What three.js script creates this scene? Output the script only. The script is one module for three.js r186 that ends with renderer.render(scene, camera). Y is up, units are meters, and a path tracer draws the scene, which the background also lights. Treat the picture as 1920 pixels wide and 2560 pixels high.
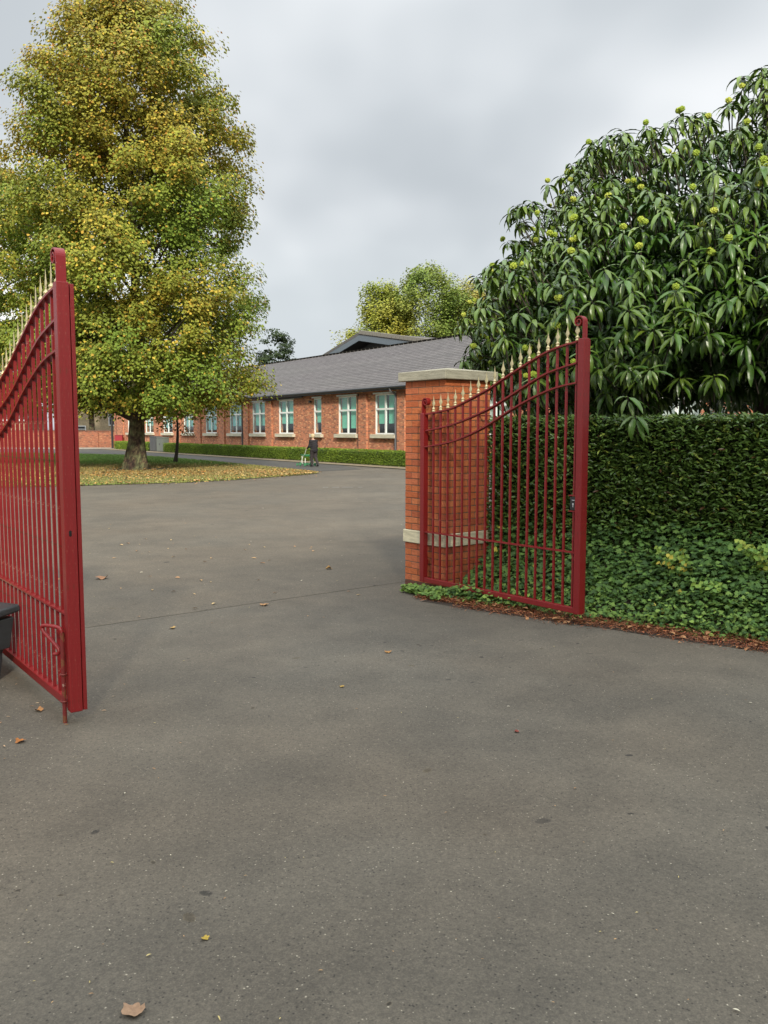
import * as THREE from 'three';
import { mergeGeometries, mergeVertices } from 'three/addons/utils/BufferGeometryUtils.js';
import { RoundedBoxGeometry } from 'three/addons/geometries/RoundedBoxGeometry.js';
import { MarchingCubes } from 'three/addons/objects/MarchingCubes.js';

// ------------------------------------------------------------------ camera, sky, sun, exposure
const scene = new THREE.Scene();
const camera = new THREE.PerspectiveCamera(61, 768 / 1024, 0.1, 1500);
camera.position.set(0, 1.7, 0);
camera.rotation.set(-5.36 * Math.PI / 180, 0, 0);

const sstep = (a, b, x) => { const t = Math.min(1, Math.max(0, (x - a) / (b - a))); return t * t * (3 - 2 * t); };
const lerp = (a, b, t) => a + (b - a) * t;
function rng(seed) { let a = seed >>> 0; return () => { a = (a + 0x6D2B79F5) | 0; let t = Math.imul(a ^ (a >>> 15), 1 | a); t = (t + Math.imul(t ^ (t >>> 7), 61 | t)) ^ t; return ((t ^ (t >>> 14)) >>> 0) / 4294967296; }; }
function hash3(x, y, z) { let h = Math.imul(x, 374761393) ^ Math.imul(y, 668265263) ^ Math.imul(z, 2147483647 - 1274126177); h = Math.imul(h ^ (h >>> 13), 1274126177); h ^= h >>> 16; return ((h >>> 0) % 65536) / 65536; }
function noise3(x, y, z) {
  const xi = Math.floor(x), yi = Math.floor(y), zi = Math.floor(z); let u = x - xi, v = y - yi, w = z - zi;
  u = u * u * (3 - 2 * u); v = v * v * (3 - 2 * v); w = w * w * (3 - 2 * w);
  const c = (a, b, d) => hash3(xi + a, yi + b, zi + d);
  return lerp(lerp(lerp(c(0, 0, 0), c(1, 0, 0), u), lerp(c(0, 1, 0), c(1, 1, 0), u), v), lerp(lerp(c(0, 0, 1), c(1, 0, 1), u), lerp(c(0, 1, 1), c(1, 1, 1), u), v), w);
}
function fbm(x, y, z, o = 4) { let s = 0, a = 0.5, t = 0; for (let i = 0; i < o; i++) { s += a * noise3(x, y, z); t += a; a *= 0.5; x = x * 2.03 + 11.3; y = y * 2.03 + 4.7; z = z * 2.03 + 7.9; } return s / t; }
// tiling value noise in [0,1)
function tnoise(x, y, p, seed) {
  const xi = Math.floor(x), yi = Math.floor(y); let u = x - xi, v = y - yi; u = u * u * (3 - 2 * u); v = v * v * (3 - 2 * v);
  const m = k => ((k % p) + p) % p; const c = (a, b) => hash3(m(xi + a), m(yi + b), seed);
  return lerp(lerp(c(0, 0), c(1, 0), u), lerp(c(0, 1), c(1, 1), u), v);
}
function tfbm(u, v, p, seed, o = 4) { let s = 0, a = 0.5, t = 0; for (let i = 0; i < o; i++) { s += a * tnoise(u * p, v * p, p, seed + i); t += a; a *= 0.5; p *= 2; } return s / t; }

{ // broken overcast: soft layered cloud, thinner toward the left and lower down
  const W = 1024, H = 512, data = new Float32Array(W * H * 4);
  for (let j = 0; j < H; j++) for (let i = 0; i < W; i++) {
    const el = ((j + 0.5) / H - 0.5) * Math.PI, az = ((i + 0.5) / W - 0.5) * 2 * Math.PI;
    const dx = Math.cos(el) * Math.cos(az), dy = Math.sin(el), dz = Math.cos(el) * Math.sin(az);
    const e = Math.max(dy, 0), k = 1 / (e + 0.28);
    const n1 = fbm(dx * k * 1.1 + 3.1, dz * k * 1.1 + 5.2, 1.7, 5), n2 = fbm(dx * k * 0.5 + 9.4, dz * k * 0.5 + 2.2, 4.1, 4), n3 = fbm(dx * k * 2.6 + 1.4, dz * k * 1.6, 8.1, 4);
    let c = sstep(0.38, 0.62, 0.5 * n1 + 0.26 * n2 + 0.24 * n3);                    // 0 dense grey, 1 thin bright
    c = c * 0.70 + 0.30 * (0.5 - 0.5 * dx);
    const low = sstep(0.26, 0.12, e) * sstep(0.0, 0.1, e);
    let b = 0.415 + 0.485 * c + 0.10 * low + 1.35 * sstep(0.40, 0.95, e);
    let r = b * (0.915 + 0.08 * c), g = b * (1.005 + 0.0 * c), bl = b * (1.085 - 0.07 * c - 0.02 * low);
    if (dy < 0) { const t = sstep(0, -0.12, dy); r = lerp(r, 0.10, t); g = lerp(g, 0.10, t); bl = lerp(bl, 0.09, t); }
    const o = (j * W + i) * 4; data[o] = r; data[o + 1] = g; data[o + 2] = bl; data[o + 3] = 1;
  }
  const sky = new THREE.DataTexture(data, W, H, THREE.RGBAFormat, THREE.FloatType);
  sky.mapping = THREE.EquirectangularReflectionMapping; sky.magFilter = THREE.LinearFilter; sky.minFilter = THREE.LinearFilter; sky.needsUpdate = true;
  scene.background = sky; scene.environment = sky; scene.environmentIntensity = 1;
}
const sun = new THREE.DirectionalLight(new THREE.Color().setRGB(1, 0.93, 0.78), 3.7);
sun.position.set(0.10 * 150, 0.50 * 150, 0.86 * 150 - 30); sun.target.position.set(0, 0, -30); scene.add(sun, sun.target);
sun.castShadow = true; sun.shadow.radius = 10; sun.shadow.mapSize.set(4096, 4096);
Object.assign(sun.shadow.camera, { left: -60, right: 60, top: 60, bottom: -60, near: 1, far: 320 });

const renderer = new THREE.WebGLRenderer({ antialias: true });
renderer.setSize(768, 1024);
renderer.toneMapping = THREE.LinearToneMapping; renderer.toneMappingExposure = 1.22;
renderer.shadowMap.enabled = true;

// ------------------------------------------------------------------ helpers
const used = new Map();
function numbered(n) { const k = used.get(n) || 0; used.set(n, k + 1); return k ? `${n}_${String(k).padStart(3, '0')}` : n; }
function tag(o, label, category, group, kind) { if (label) o.userData.label = label; if (category) o.userData.category = category; if (group) o.userData.group = group; if (kind) o.userData.kind = kind; return o; }
function thing(name, label, category, [x, y, z] = [0, 0, 0], turn = 0, group) { const o = new THREE.Group(); o.name = numbered(name); o.position.set(x, y, z); o.rotation.y = turn; scene.add(o); return tag(o, label, category, group, 'thing'); }
function sh(o) { o.castShadow = true; o.receiveShadow = true; return o; }
function flat(g) { const q = g.index ? g.toNonIndexed() : g; for (const k of Object.keys(q.attributes)) if (!['position', 'normal', 'uv', 'color'].includes(k)) q.deleteAttribute(k); return q; }
function join(gs) { gs = (Array.isArray(gs) ? gs : [gs]).map(flat); if (gs.length === 1) return gs[0]; if (gs.some(g => !g.attributes.uv)) gs.forEach(g => g.deleteAttribute('uv')); if (gs.some(g => !g.attributes.color)) gs.forEach(g => g.deleteAttribute('color')); return mergeGeometries(gs); }
function part(name, geos, mat, parent, kind) { const m = sh(new THREE.Mesh(Array.isArray(geos) ? join(geos) : geos, mat)); m.name = parent === scene ? numbered(name) : name; parent.add(m); if (kind) m.userData.kind = kind; return m; }
function struct(name, geos, mat) { return tag(part(name, geos, mat, scene), null, null, null, 'structure'); }
function box(w, h, d, x = 0, y = 0, z = 0, ry = 0) {
  const g = new THREE.BoxGeometry(w, h, d), uv = g.attributes.uv, s = [[d, h], [d, h], [w, d], [w, d], [w, h], [w, h]];
  for (let i = 0; i < 24; i++) { const [a, b] = s[i >> 2]; uv.setXY(i, uv.getX(i) * a, uv.getY(i) * b); }
  if (ry) g.rotateY(ry); g.translate(x, y, z); return g;
}
function rbox(w, h, d, x, y, z, r = 0.006, seg = 1) { const g = new RoundedBoxGeometry(w, h, d, seg, r); g.translate(x, y, z); return g; }
function metricUV(g, f) { const p = g.attributes.position, uv = new Float32Array(p.count * 2); for (let i = 0; i < p.count; i++) { const [u, v] = f(p.getX(i), p.getY(i), p.getZ(i)); uv[2 * i] = u; uv[2 * i + 1] = v; } g.setAttribute('uv', new THREE.BufferAttribute(uv, 2)); return g; }
const V = (x, y, z) => new THREE.Vector3(x, y, z);
function limb(pts, radii, seg = 7, wob = null) { // tapered tube through points
  const n = pts.length, pos = [], nor = [], uv = [], idx = []; let up = V(0.31, 0.2, 0.93), len = 0;
  for (let i = 0; i < n; i++) {
    const t = pts[Math.min(n - 1, i + 1)].clone().sub(pts[Math.max(0, i - 1)]).normalize();
    if (i) len += pts[i].distanceTo(pts[i - 1]);
    const a = up.clone().cross(t).normalize(), b = t.clone().cross(a).normalize(); up = b;
    const R = Array.isArray(radii) ? radii[i] : radii;
    for (let k = 0; k <= seg; k++) {
      const an = k / seg * Math.PI * 2, r = R * (wob ? wob(i / (n - 1), an) : 1);
      const d = a.clone().multiplyScalar(Math.cos(an)).addScaledVector(b, Math.sin(an));
      pos.push(pts[i].x + d.x * r, pts[i].y + d.y * r, pts[i].z + d.z * r); nor.push(d.x, d.y, d.z); uv.push(k / seg * Math.max(0.05, R * 6.28), len);
    }
  }
  for (let i = 0; i < n - 1; i++) for (let k = 0; k < seg; k++) { const p = i * (seg + 1) + k, q = p + seg + 1; idx.push(p, p + 1, q, p + 1, q + 1, q); }
  for (const [c, s] of [[0, -1], [n - 1, 1]]) { const ci = pos.length / 3; pos.push(pts[c].x, pts[c].y, pts[c].z); const t = pts[Math.min(n - 1, c + 1)].clone().sub(pts[Math.max(0, c - 1)]).normalize().multiplyScalar(s); nor.push(t.x, t.y, t.z); uv.push(0, 0); for (let k = 0; k < seg; k++) { const p = c * (seg + 1) + k; s > 0 ? idx.push(ci, p, p + 1) : idx.push(ci, p + 1, p); } }
  const g = new THREE.BufferGeometry(); g.setAttribute('position', new THREE.Float32BufferAttribute(pos, 3)); g.setAttribute('normal', new THREE.Float32BufferAttribute(nor, 3)); g.setAttribute('uv', new THREE.Float32BufferAttribute(uv, 2)); g.setIndex(idx);
  if (wob) g.computeVertexNormals(); return g;
}
function curve(pts, n) { return new THREE.CatmullRomCurve3(pts, false, 'centripetal').getPoints(n); }
function tex(S, f, srgb = true, repeat = 1) { // f(u,v) -> [r,g,b] in 0..1 (sRGB values for colour maps)
  const d = new Uint8Array(S * S * 4);
  for (let j = 0; j < S; j++) for (let i = 0; i < S; i++) { const c = f(i / S, j / S, i, j), o = (j * S + i) * 4; d[o] = 255 * Math.min(1, Math.max(0, c[0])); d[o + 1] = 255 * Math.min(1, Math.max(0, c[1])); d[o + 2] = 255 * Math.min(1, Math.max(0, c[2])); d[o + 3] = 255; }
  const t = new THREE.DataTexture(d, S, S); t.wrapS = t.wrapT = THREE.RepeatWrapping; t.magFilter = THREE.LinearFilter; t.minFilter = THREE.LinearMipmapLinearFilter; t.generateMipmaps = true; if (srgb) t.colorSpace = THREE.SRGBColorSpace; t.repeat.set(repeat, repeat); t.needsUpdate = true; return t;
}
const lin = (r, g, b) => new THREE.Color().setRGB(r, g, b);
const std = o => new THREE.MeshStandardMaterial(o);
const phys = o => new THREE.MeshPhysicalMaterial(o);
// pieces placed by basis: y axis along dir, z axis near nrm
const _x = V(), _y = V(), _z = V();
function basis(m, pos, dir, nrm, sx, sy, sz) { _y.copy(dir).normalize(); _x.crossVectors(_y, nrm); if (_x.lengthSq() < 1e-6) _x.set(1, 0, 0).cross(_y); _x.normalize(); _z.crossVectors(_x, _y); m.makeBasis(_x.multiplyScalar(sx), _y.multiplyScalar(sy), _z.multiplyScalar(sz)); m.setPosition(pos); return m; }
class Scatter { constructor() { this.m = []; this.c = []; } add(pos, dir, nrm, s, col, w = 1) { const m = new THREE.Matrix4(); basis(m, pos, dir, nrm, s * w, s, s); this.m.push(m); this.c.push(col); } build(name, geo, mat, parent) { const o = new THREE.InstancedMesh(geo, mat, this.m.length); for (let i = 0; i < this.m.length; i++) { o.setMatrixAt(i, this.m[i]); o.setColorAt(i, this.c[i]); } sh(o); o.name = parent === scene ? numbered(name) : name; o.userData.kind = 'stuff'; parent.add(o); return o; } }
function shaped(tris, pts) { const g = new THREE.BufferGeometry(); g.setAttribute('position', new THREE.Float32BufferAttribute(pts.flat(), 3)); g.setIndex(tris.flat()); g.computeVertexNormals(); return g; }
const heartLeaf = shaped([[0, 1, 3], [1, 2, 3], [0, 3, 5], [3, 4, 5]], [[0, 0, 0], [0.46, 0.32, 0.1], [0.3, 0.75, 0.05], [0, 1, -0.08], [-0.3, 0.75, 0.05], [-0.46, 0.32, 0.1]]);
const ovalLeaf = shaped([[0, 1, 2], [0, 2, 5], [1, 3, 2], [5, 2, 4], [3, 6, 2], [2, 6, 4]].map(t => t), [[0, 0, 0], [0.2, 0.3, 0.06], [0, 0.5, 0], [0.19, 0.65, 0.05], [-0.19, 0.65, 0.05], [-0.2, 0.3, 0.06], [0, 1, -0.1]]);
const ivyLeaf = (() => { const o = [[0, 0], [0.34, -0.08], [0.5, 0.22], [0.3, 0.4], [0.42, 0.68], [0.14, 0.66], [0, 1], [-0.14, 0.66], [-0.42, 0.68], [-0.3, 0.4], [-0.5, 0.22], [-0.34, -0.08]]; const p = [[0, 0.36, 0.04], ...o.map(([x, y]) => [x, y, -0.12 * (x * x + (y - 0.36) ** 2)])]; return shaped(o.map((_, i) => [0, 1 + i, 1 + (i + 1) % o.length]), p); })();
function longLeaf(bend, width, fold) { // lance-shaped leaf folded on its midrib and bowed over
  const N = 9, pos = [], idx = []; let y = 0, z = 0, a = -0.1;
  for (let i = 0; i <= N; i++) {
    const t = i / N, w = width * Math.pow(Math.sin(Math.PI * Math.pow(t, 0.78) * 0.97 + 0.03), 0.85), wave = 0.012 * Math.sin(i * 2.4);
    for (const k of [-1, -0.5, 0, 0.5, 1]) pos.push(k * w, y + Math.abs(k) * 0.015 * Math.sin(a), z + Math.abs(k) * w * fold * Math.cos(a) + k * wave);
    y += Math.cos(a) / N; z -= Math.sin(a) / N; a += bend / N * (0.5 + t);
  }
  for (let i = 0; i < N; i++) for (let k = 0; k < 4; k++) { const p = i * 5 + k; idx.push(p, p + 1, p + 5, p + 1, p + 6, p + 5); }
  const g = new THREE.BufferGeometry(); g.setAttribute('position', new THREE.Float32BufferAttribute(pos, 3)); g.setIndex(idx); g.computeVertexNormals(); return g;
}
const pick = (R, a) => a[Math.floor(R() * a.length) % a.length];
function mixc(a, b, t, j, R) { const k = 1 + (R() - 0.5) * j; return lin(lerp(a[0], b[0], t) * k, lerp(a[1], b[1], t) * k, lerp(a[2], b[2], t) * k); }

// ------------------------------------------------------------------ materials
const asphaltMap = (() => {
  const S = 2048, M = 6, R = rng(5), spots = [];
  for (let i = 0; i < 150; i++) spots.push([i < 60 ? 0.3 + 0.22 * (R() + R() - 1) : R(), i < 60 ? 0.62 + 0.2 * (R() + R() - 1) : R(), (0.006 + 0.034 * R() * R() * R()) / M * 1.6, R() * 3.1, 0.5 + R() * 0.42, R() < 0.35 ? 1 : 0]);
  const cells = new Map(); for (const s of spots) for (let a = -1; a <= 1; a++) for (let b = -1; b <= 1; b++) { const k = ((Math.floor(s[0] * 24) + a + 24) % 24) + ',' + ((Math.floor(s[1] * 24) + b + 24) % 24); if (!cells.has(k)) cells.set(k, []); cells.get(k).push(s); }
  return tex(S, (u, v, i, j) => {
    const f = hash3(i, j, 3), g2 = hash3(i >> 1, j >> 1, 9), g3 = tnoise(u * 512, v * 512, 512, 31), bl = tfbm(u, v, 6, 40, 5), bl2 = tfbm(u, v, 24, 60, 3);
    let b = 0.338 + 0.06 * (f - 0.5) + 0.05 * (g2 - 0.5) + 0.045 * (g3 - 0.5) + 0.07 * (bl - 0.5) + 0.06 * (bl2 - 0.5);
    let r = b * 1.055, g = b, bb = b * 0.875;
    const w = 0.025 * (tfbm(u, v, 5, 90, 3) - 0.5); r += w * 0.6; bb -= w * 0.5;
    if (hash3(i, j, 77) > 0.9955 || hash3(i >> 1, j >> 1, 79) > 0.9983) { const k = 0.10 + 0.28 * f; r += k; g += k; bb += k * 0.9; }
    if (hash3(i >> 1, j >> 1, 78) > 0.988) { r *= 0.6; g *= 0.6; bb *= 0.6; }
    const c = cells.get(Math.floor(u * 24) + ',' + Math.floor(v * 24));
    if (c) for (const s of c) { let du = u - s[0], dv = v - s[1]; du -= Math.round(du); dv -= Math.round(dv); const q = Math.hypot(du * Math.cos(s[3]) + dv * Math.sin(s[3]), 1.7 * (dv * Math.cos(s[3]) - du * Math.sin(s[3]))) / s[2] + 1.3 * (tfbm(u, v, 128, 8, 2) - 0.5); if (q < 1) { const k = 1 - (1 - s[4]) * sstep(1, 0.6, q); r *= k * (s[5] ? 1.03 : 1); g *= k; bb *= k * (s[5] ? 0.93 : 1); } }
    return [r, g, bb];
  }, true, 1 / M);
})();
const asphaltBump = tex(1024, (u, v, i, j) => { const a = 0.5 * hash3(i >> 1, j >> 1, 5) + 0.3 * hash3(i >> 2, j >> 2, 6) + 0.2 * hash3(i, j, 2); return [a, a, a]; }, false, 1 / 3);
const asphalt = std({ map: asphaltMap, bumpMap: asphaltBump, bumpScale: 0.0022, roughness: 0.88, vertexColors: true });
const drivewayMat = std({ map: asphaltMap.clone(), bumpMap: asphaltBump, bumpScale: 0.0022, roughness: 0.86, vertexColors: true });
drivewayMat.map.repeat.set(1 / 7.3, 1 / 7.3); drivewayMat.map.rotation = 0.9;
const pathMat = std({ map: asphaltMap.clone(), color: lin(0.62, 0.64, 0.70), roughness: 0.85 }); pathMat.map.repeat.set(1 / 5, 1 / 5); pathMat.map.rotation = 0.4;
const wallBrickMap = (() => { const nb = 16, nc = 48; return tex(2048, (u, v) => {
  const r = Math.floor(v * nc), fy = v * nc - r, off = r % 2 ? 0.5 : 0, bx = u * nb + off, c = Math.floor(bx), fx = bx - c, cc = ((c % nb) + nb) % nb;
  const h = hash3(cc, r, 4), h2 = hash3(cc, r, 19), n = tfbm(u, v, 96, 3, 3);
  if (fx < 0.045 || fx > 0.955 || fy < 0.10 || fy > 0.90) { const m = 0.60 + 0.14 * (n - 0.5); return [m, m * 0.86, m * 0.74]; }
  let a = [0.745, 0.455, 0.325], k = 0.86 + 0.24 * h; if (h2 > 0.93) { a = [0.56, 0.36, 0.29]; } else if (h2 < 0.2) a = [0.82, 0.57, 0.41];
  k *= 0.88 + 0.24 * n; return [a[0] * k, a[1] * k, a[2] * k];
}); })();
wallBrickMap.repeat.set(1 / 3.4, 1 / 3.4);
const grain = tex(512, (u, v, i, j) => { const a = 0.86 + 0.22 * (tfbm(u, v, 8, 3, 5) - 0.5) + 0.10 * (hash3(i, j, 4) - 0.5); return [a, a, a * 0.985]; });
const grainBump = tex(512, (u, v, i, j) => { const a = 0.6 * tfbm(u, v, 32, 7, 4) + 0.4 * hash3(i, j, 8); return [a, a, a]; }, false);
const M = {
  wallBrick: std({ map: wallBrickMap, roughness: 0.92 }),
  gardenWall: std({ map: wallBrickMap, roughness: 0.95, color: lin(0.62, 0.60, 0.62) }),
  redPaint: (() => { const p = tex(512, (u, v, i, j) => { const n = tfbm(u, v, 8, 2, 5); let c = [0.505 + 0.05 * (n - 0.5), 0.095 + 0.03 * (n - 0.5), 0.105 + 0.02 * (n - 0.5)]; const q = tfbm(u, v, 48, 5, 3); if (q > 0.80) c = [0.62, 0.42, 0.36]; else if (tfbm(u, v, 20, 9, 3) > 0.76) c = [0.42, 0.15, 0.10]; return c; }); p.repeat.set(2, 2); return std({ map: p, roughness: 0.42, bumpMap: grainBump, bumpScale: 0.0006 }); })(),
  rustPaint: (() => { const p = tex(256, (u, v) => { const n = tfbm(u, v, 12, 2, 5); return n > 0.66 ? [0.44, 0.25, 0.15] : n < 0.27 ? [0.62, 0.5, 0.45] : [0.44 + 0.1 * (n - 0.5), 0.125, 0.12]; }); p.repeat.set(3, 3); return std({ map: p, roughness: 0.7 }); })(),
  gold: std({ color: lin(0.57, 0.49, 0.28), roughness: 0.38, metalness: 0.35 }),
  black: std({ color: lin(0.018, 0.019, 0.021), roughness: 0.45 }),
  slot: std({ color: lin(0.006, 0.006, 0.006), roughness: 0.9 }),
  lockPrint: std({ color: lin(0.55, 0.56, 0.58), roughness: 0.5 }),
  stone: std({ map: grain, color: lin(0.86, 0.78, 0.56), roughness: 0.9, bumpMap: grainBump, bumpScale: 0.002 }),
  capStone: std({ map: grain, color: lin(0.50, 0.465, 0.365), roughness: 0.95, bumpMap: grainBump, bumpScale: 0.004 }),
  mortar: std({ map: grain, color: lin(0.17, 0.125, 0.09), roughness: 1 }),
  white: std({ color: lin(0.78, 0.79, 0.78), roughness: 0.45 }),
  sill: std({ map: grain, color: lin(0.74, 0.68, 0.55), roughness: 0.85 }),
  gutter: std({ color: lin(0.022, 0.023, 0.026), roughness: 0.4 }),
  pipe: std({ color: lin(0.10, 0.10, 0.11), roughness: 0.5 }),
  glass: phys({ color: lin(0.93, 0.97, 0.96), transmission: 1, thickness: 0, roughness: 0.03, ior: 1.33 }),
  dark: std({ color: lin(0.02, 0.019, 0.018), roughness: 0.95 }),
  slate: std({ vertexColors: true, roughness: 0.62, map: grain }),
  ridge: std({ map: grain, color: lin(0.15, 0.14, 0.135), roughness: 0.9 }),
  fascia: std({ color: lin(0.12, 0.145, 0.17), roughness: 0.5 }),
  bark: (() => { const p = tex(512, (u, v) => { const n = tfbm(u, v * 0.5, 16, 3, 5), m = tfbm(u, v, 5, 12, 3), k = 0.62 + 0.75 * (n - 0.5); let c = [0.37, 0.33, 0.245]; if (m > 0.55) c = [0.41, 0.41, 0.29]; if (m < 0.38) c = [0.29, 0.225, 0.19]; return c.map(x => x * k * 1.45); }); return std({ map: p, roughness: 0.95, bumpMap: grainBump, bumpScale: 0.01 }); })(),
  darkBark: std({ map: grain, color: lin(0.07, 0.055, 0.042), roughness: 0.95 }),
  twig: std({ color: lin(0.06, 0.048, 0.035), roughness: 0.95 }),
  soil: std({ map: grain, color: lin(0.055, 0.038, 0.026), roughness: 1 }),
  limeLeaf: phys({ color: 0xffffff, roughness: 0.7, transmission: 0.32, thickness: 0, side: THREE.DoubleSide, specularIntensity: 0.4 }),
  glossLeaf: std({ color: 0xffffff, roughness: 0.36, side: THREE.DoubleSide }),
  ivyLeafMat: std({ color: 0xffffff, roughness: 0.72, side: THREE.DoubleSide }),
  mattLeaf: std({ color: 0xffffff, roughness: 0.75, side: THREE.DoubleSide }),
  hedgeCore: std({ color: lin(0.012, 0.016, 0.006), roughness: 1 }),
};
M.limeLeaf.vertexColors = false;
function polySheet(pts, y, spacing, colorAt, name, mat) { // flat sheet from an outline, cut into a grid by shape triangulation
  const s = new THREE.Shape(pts.map(([x, z]) => new THREE.Vector2(x, -z))); const g = new THREE.ShapeGeometry(s); g.rotateX(-Math.PI / 2); g.translate(0, y, 0); metricUV(g, (x, _, z) => [x, -z]); return struct(name, g, mat);
}

// ------------------------------------------------------------------ ground
const fieldMat = std({ map: grain, color: lin(0.085, 0.095, 0.035), roughness: 1 });
{ const g = new THREE.PlaneGeometry(1600, 1600, 8, 8); g.rotateX(-Math.PI / 2); g.translate(0, -0.05, 0); metricUV(g, (x, y, z) => [x / 3, z / 3]); struct('ground', g, fieldMat); }
const JA = V(-2.568, 0, -7.414), JU = V(0.774, 0, -0.634).normalize(), JB = V(-JU.z, 0, JU.x); // the joint in the tarmac across the gateway
function tarmac(name, a0, a1, b0, b1, step, y, mat, seed, tone) {
  const na = Math.round((a1 - a0) / step), nb = Math.round(Math.abs(b1 - b0) / step), g = new THREE.PlaneGeometry(1, 1, na, nb), p = g.attributes.position, col = new Float32Array(p.count * 3), uv = g.attributes.uv;
  for (let i = 0; i < p.count; i++) {
    const a = lerp(a0, a1, p.getX(i) + 0.5), b = lerp(b0, b1, 0.5 - p.getY(i)), x = JA.x + JU.x * a + JB.x * b, z = JA.z + JU.z * a + JB.z * b;
    p.setXYZ(i, x, y, z); uv.setXY(i, a, -b); const n = fbm(x * 0.55 + seed, z * 0.55, 2, 4), m = fbm(x * 1.9, z * 1.9 + seed, 5, 3), am = seed > 10 ? 0.4 : 1, k = 1 + am * (0.15 * (n - 0.5) + 0.16 * (m - 0.5));
    col[3 * i] = tone[0] * k * (1 + 0.03 * (m - 0.5)); col[3 * i + 1] = tone[1] * k; col[3 * i + 2] = tone[2] * k * (1 - 0.03 * (m - 0.5));
  }
  g.setAttribute('color', new THREE.BufferAttribute(col, 3)); g.computeVertexNormals(); const nn = g.attributes.normal; if (nn.getY(0) < 0) { const ix = g.index; for (let i = 0; i < ix.count; i += 3) { const t = ix.getX(i); ix.setX(i, ix.getX(i + 2)); ix.setX(i + 2, t); } g.computeVertexNormals(); }
  return struct(name, g, mat);
}
tarmac('forecourt', -24, 26, 0.011, 16, 0.16, 0, asphalt, 3, [1.06, 1.005, 0.985]);
tarmac('driveway', -60, 70, -0.009, -92, 0.6, -0.002, drivewayMat, 21, [1.03, 0.95, 0.90]);
const hd = V(-0.545, 0, -0.838).normalize(), hn = V(0.838, 0, -0.545).normalize(), H0 = V(0.86, 0, -40); // building line and the direction into it
const along = (s, n, y = 0) => V(H0.x + hd.x * s + hn.x * n, y, H0.z + hd.z * s + hn.z * n);
const xz = v => [v.x, v.z];
polySheet([[-1.0, -38.2], [-2.7, -36.2], [-4.9, -40.6], [-9.2, -48.6], [-16.4, -60.2], [-28, -68.5], [-60, -70], [-60, -81], [-30, -80], xz(along(46, -1.1)), xz(along(24, -1.1)), xz(along(3.6, -1.1))], 0.004, 1, null, 'path', pathMat);
polySheet([xz(along(-30, -1.1)), xz(along(46.5, -1.1)), xz(along(46.5, 3)), xz(along(-30, 3))], 0.03, 1, null, 'verge', std({ map: grain, color: lin(0.30, 0.235, 0.15), roughness: 1 }));
polySheet([[-60, -78.5], [-27, -77.6], [-24, -80], [-26, -86.5], [-60, -88]], 0.035, 1, null, 'pavement', std({ map: grain, color: lin(0.36, 0.32, 0.26), roughness: 0.95 }));

const lawnPts = [[-2.58, -34.6], [-3.2, -33.0], [-3.91, -31.9], [-5.1, -29.9], [-6.48, -28.3], [-9.3, -26.7], [-14, -24.8], [-26, -21.5], [-60, -16], [-60, -67], [-28, -66], [-16.6, -58.8], [-9.6, -47.8], [-5.3, -39.9], [-3.3, -36.2]];
const inPoly = (x, z, P) => { let c = false; for (let i = 0, j = P.length - 1; i < P.length; j = i++) if ((P[i][1] > z) !== (P[j][1] > z) && x < (P[j][0] - P[i][0]) * (z - P[i][1]) / (P[j][1] - P[i][1]) + P[i][0]) c = !c; return c; };
const edgeDist = (x, z, P) => { let d = 1e9; for (let i = 0, j = P.length - 1; i < P.length; j = i++) { const ax = P[j][0], az = P[j][1], bx = P[i][0] - ax, bz = P[i][1] - az, t = Math.min(1, Math.max(0, ((x - ax) * bx + (z - az) * bz) / (bx * bx + bz * bz))); d = Math.min(d, Math.hypot(x - ax - bx * t, z - az - bz * t)); } return d; };
for (const [x, w] of [[-1.75, 0.16], [-1.45, 0.2], [-1.1, 0.34], [-0.72, 0.14]]) { const g = new THREE.PlaneGeometry(w, 0.09); g.rotateX(-Math.PI / 2); g.translate(x, 0.004, -26.1 - 0.06 * x); metricUV(g, (a, b, c) => [a, c]); struct('road_marking', g, std({ map: grain, color: lin(0.42, 0.41, 0.38), roughness: 0.9 })); }
polySheet(lawnPts, 0.012, 1, null, 'lawn', std({ map: grain, color: lin(0.10, 0.095, 0.035), roughness: 1 }));
const T0 = V(-10.72, 0, -37.65); // foot of the big lime
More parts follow.
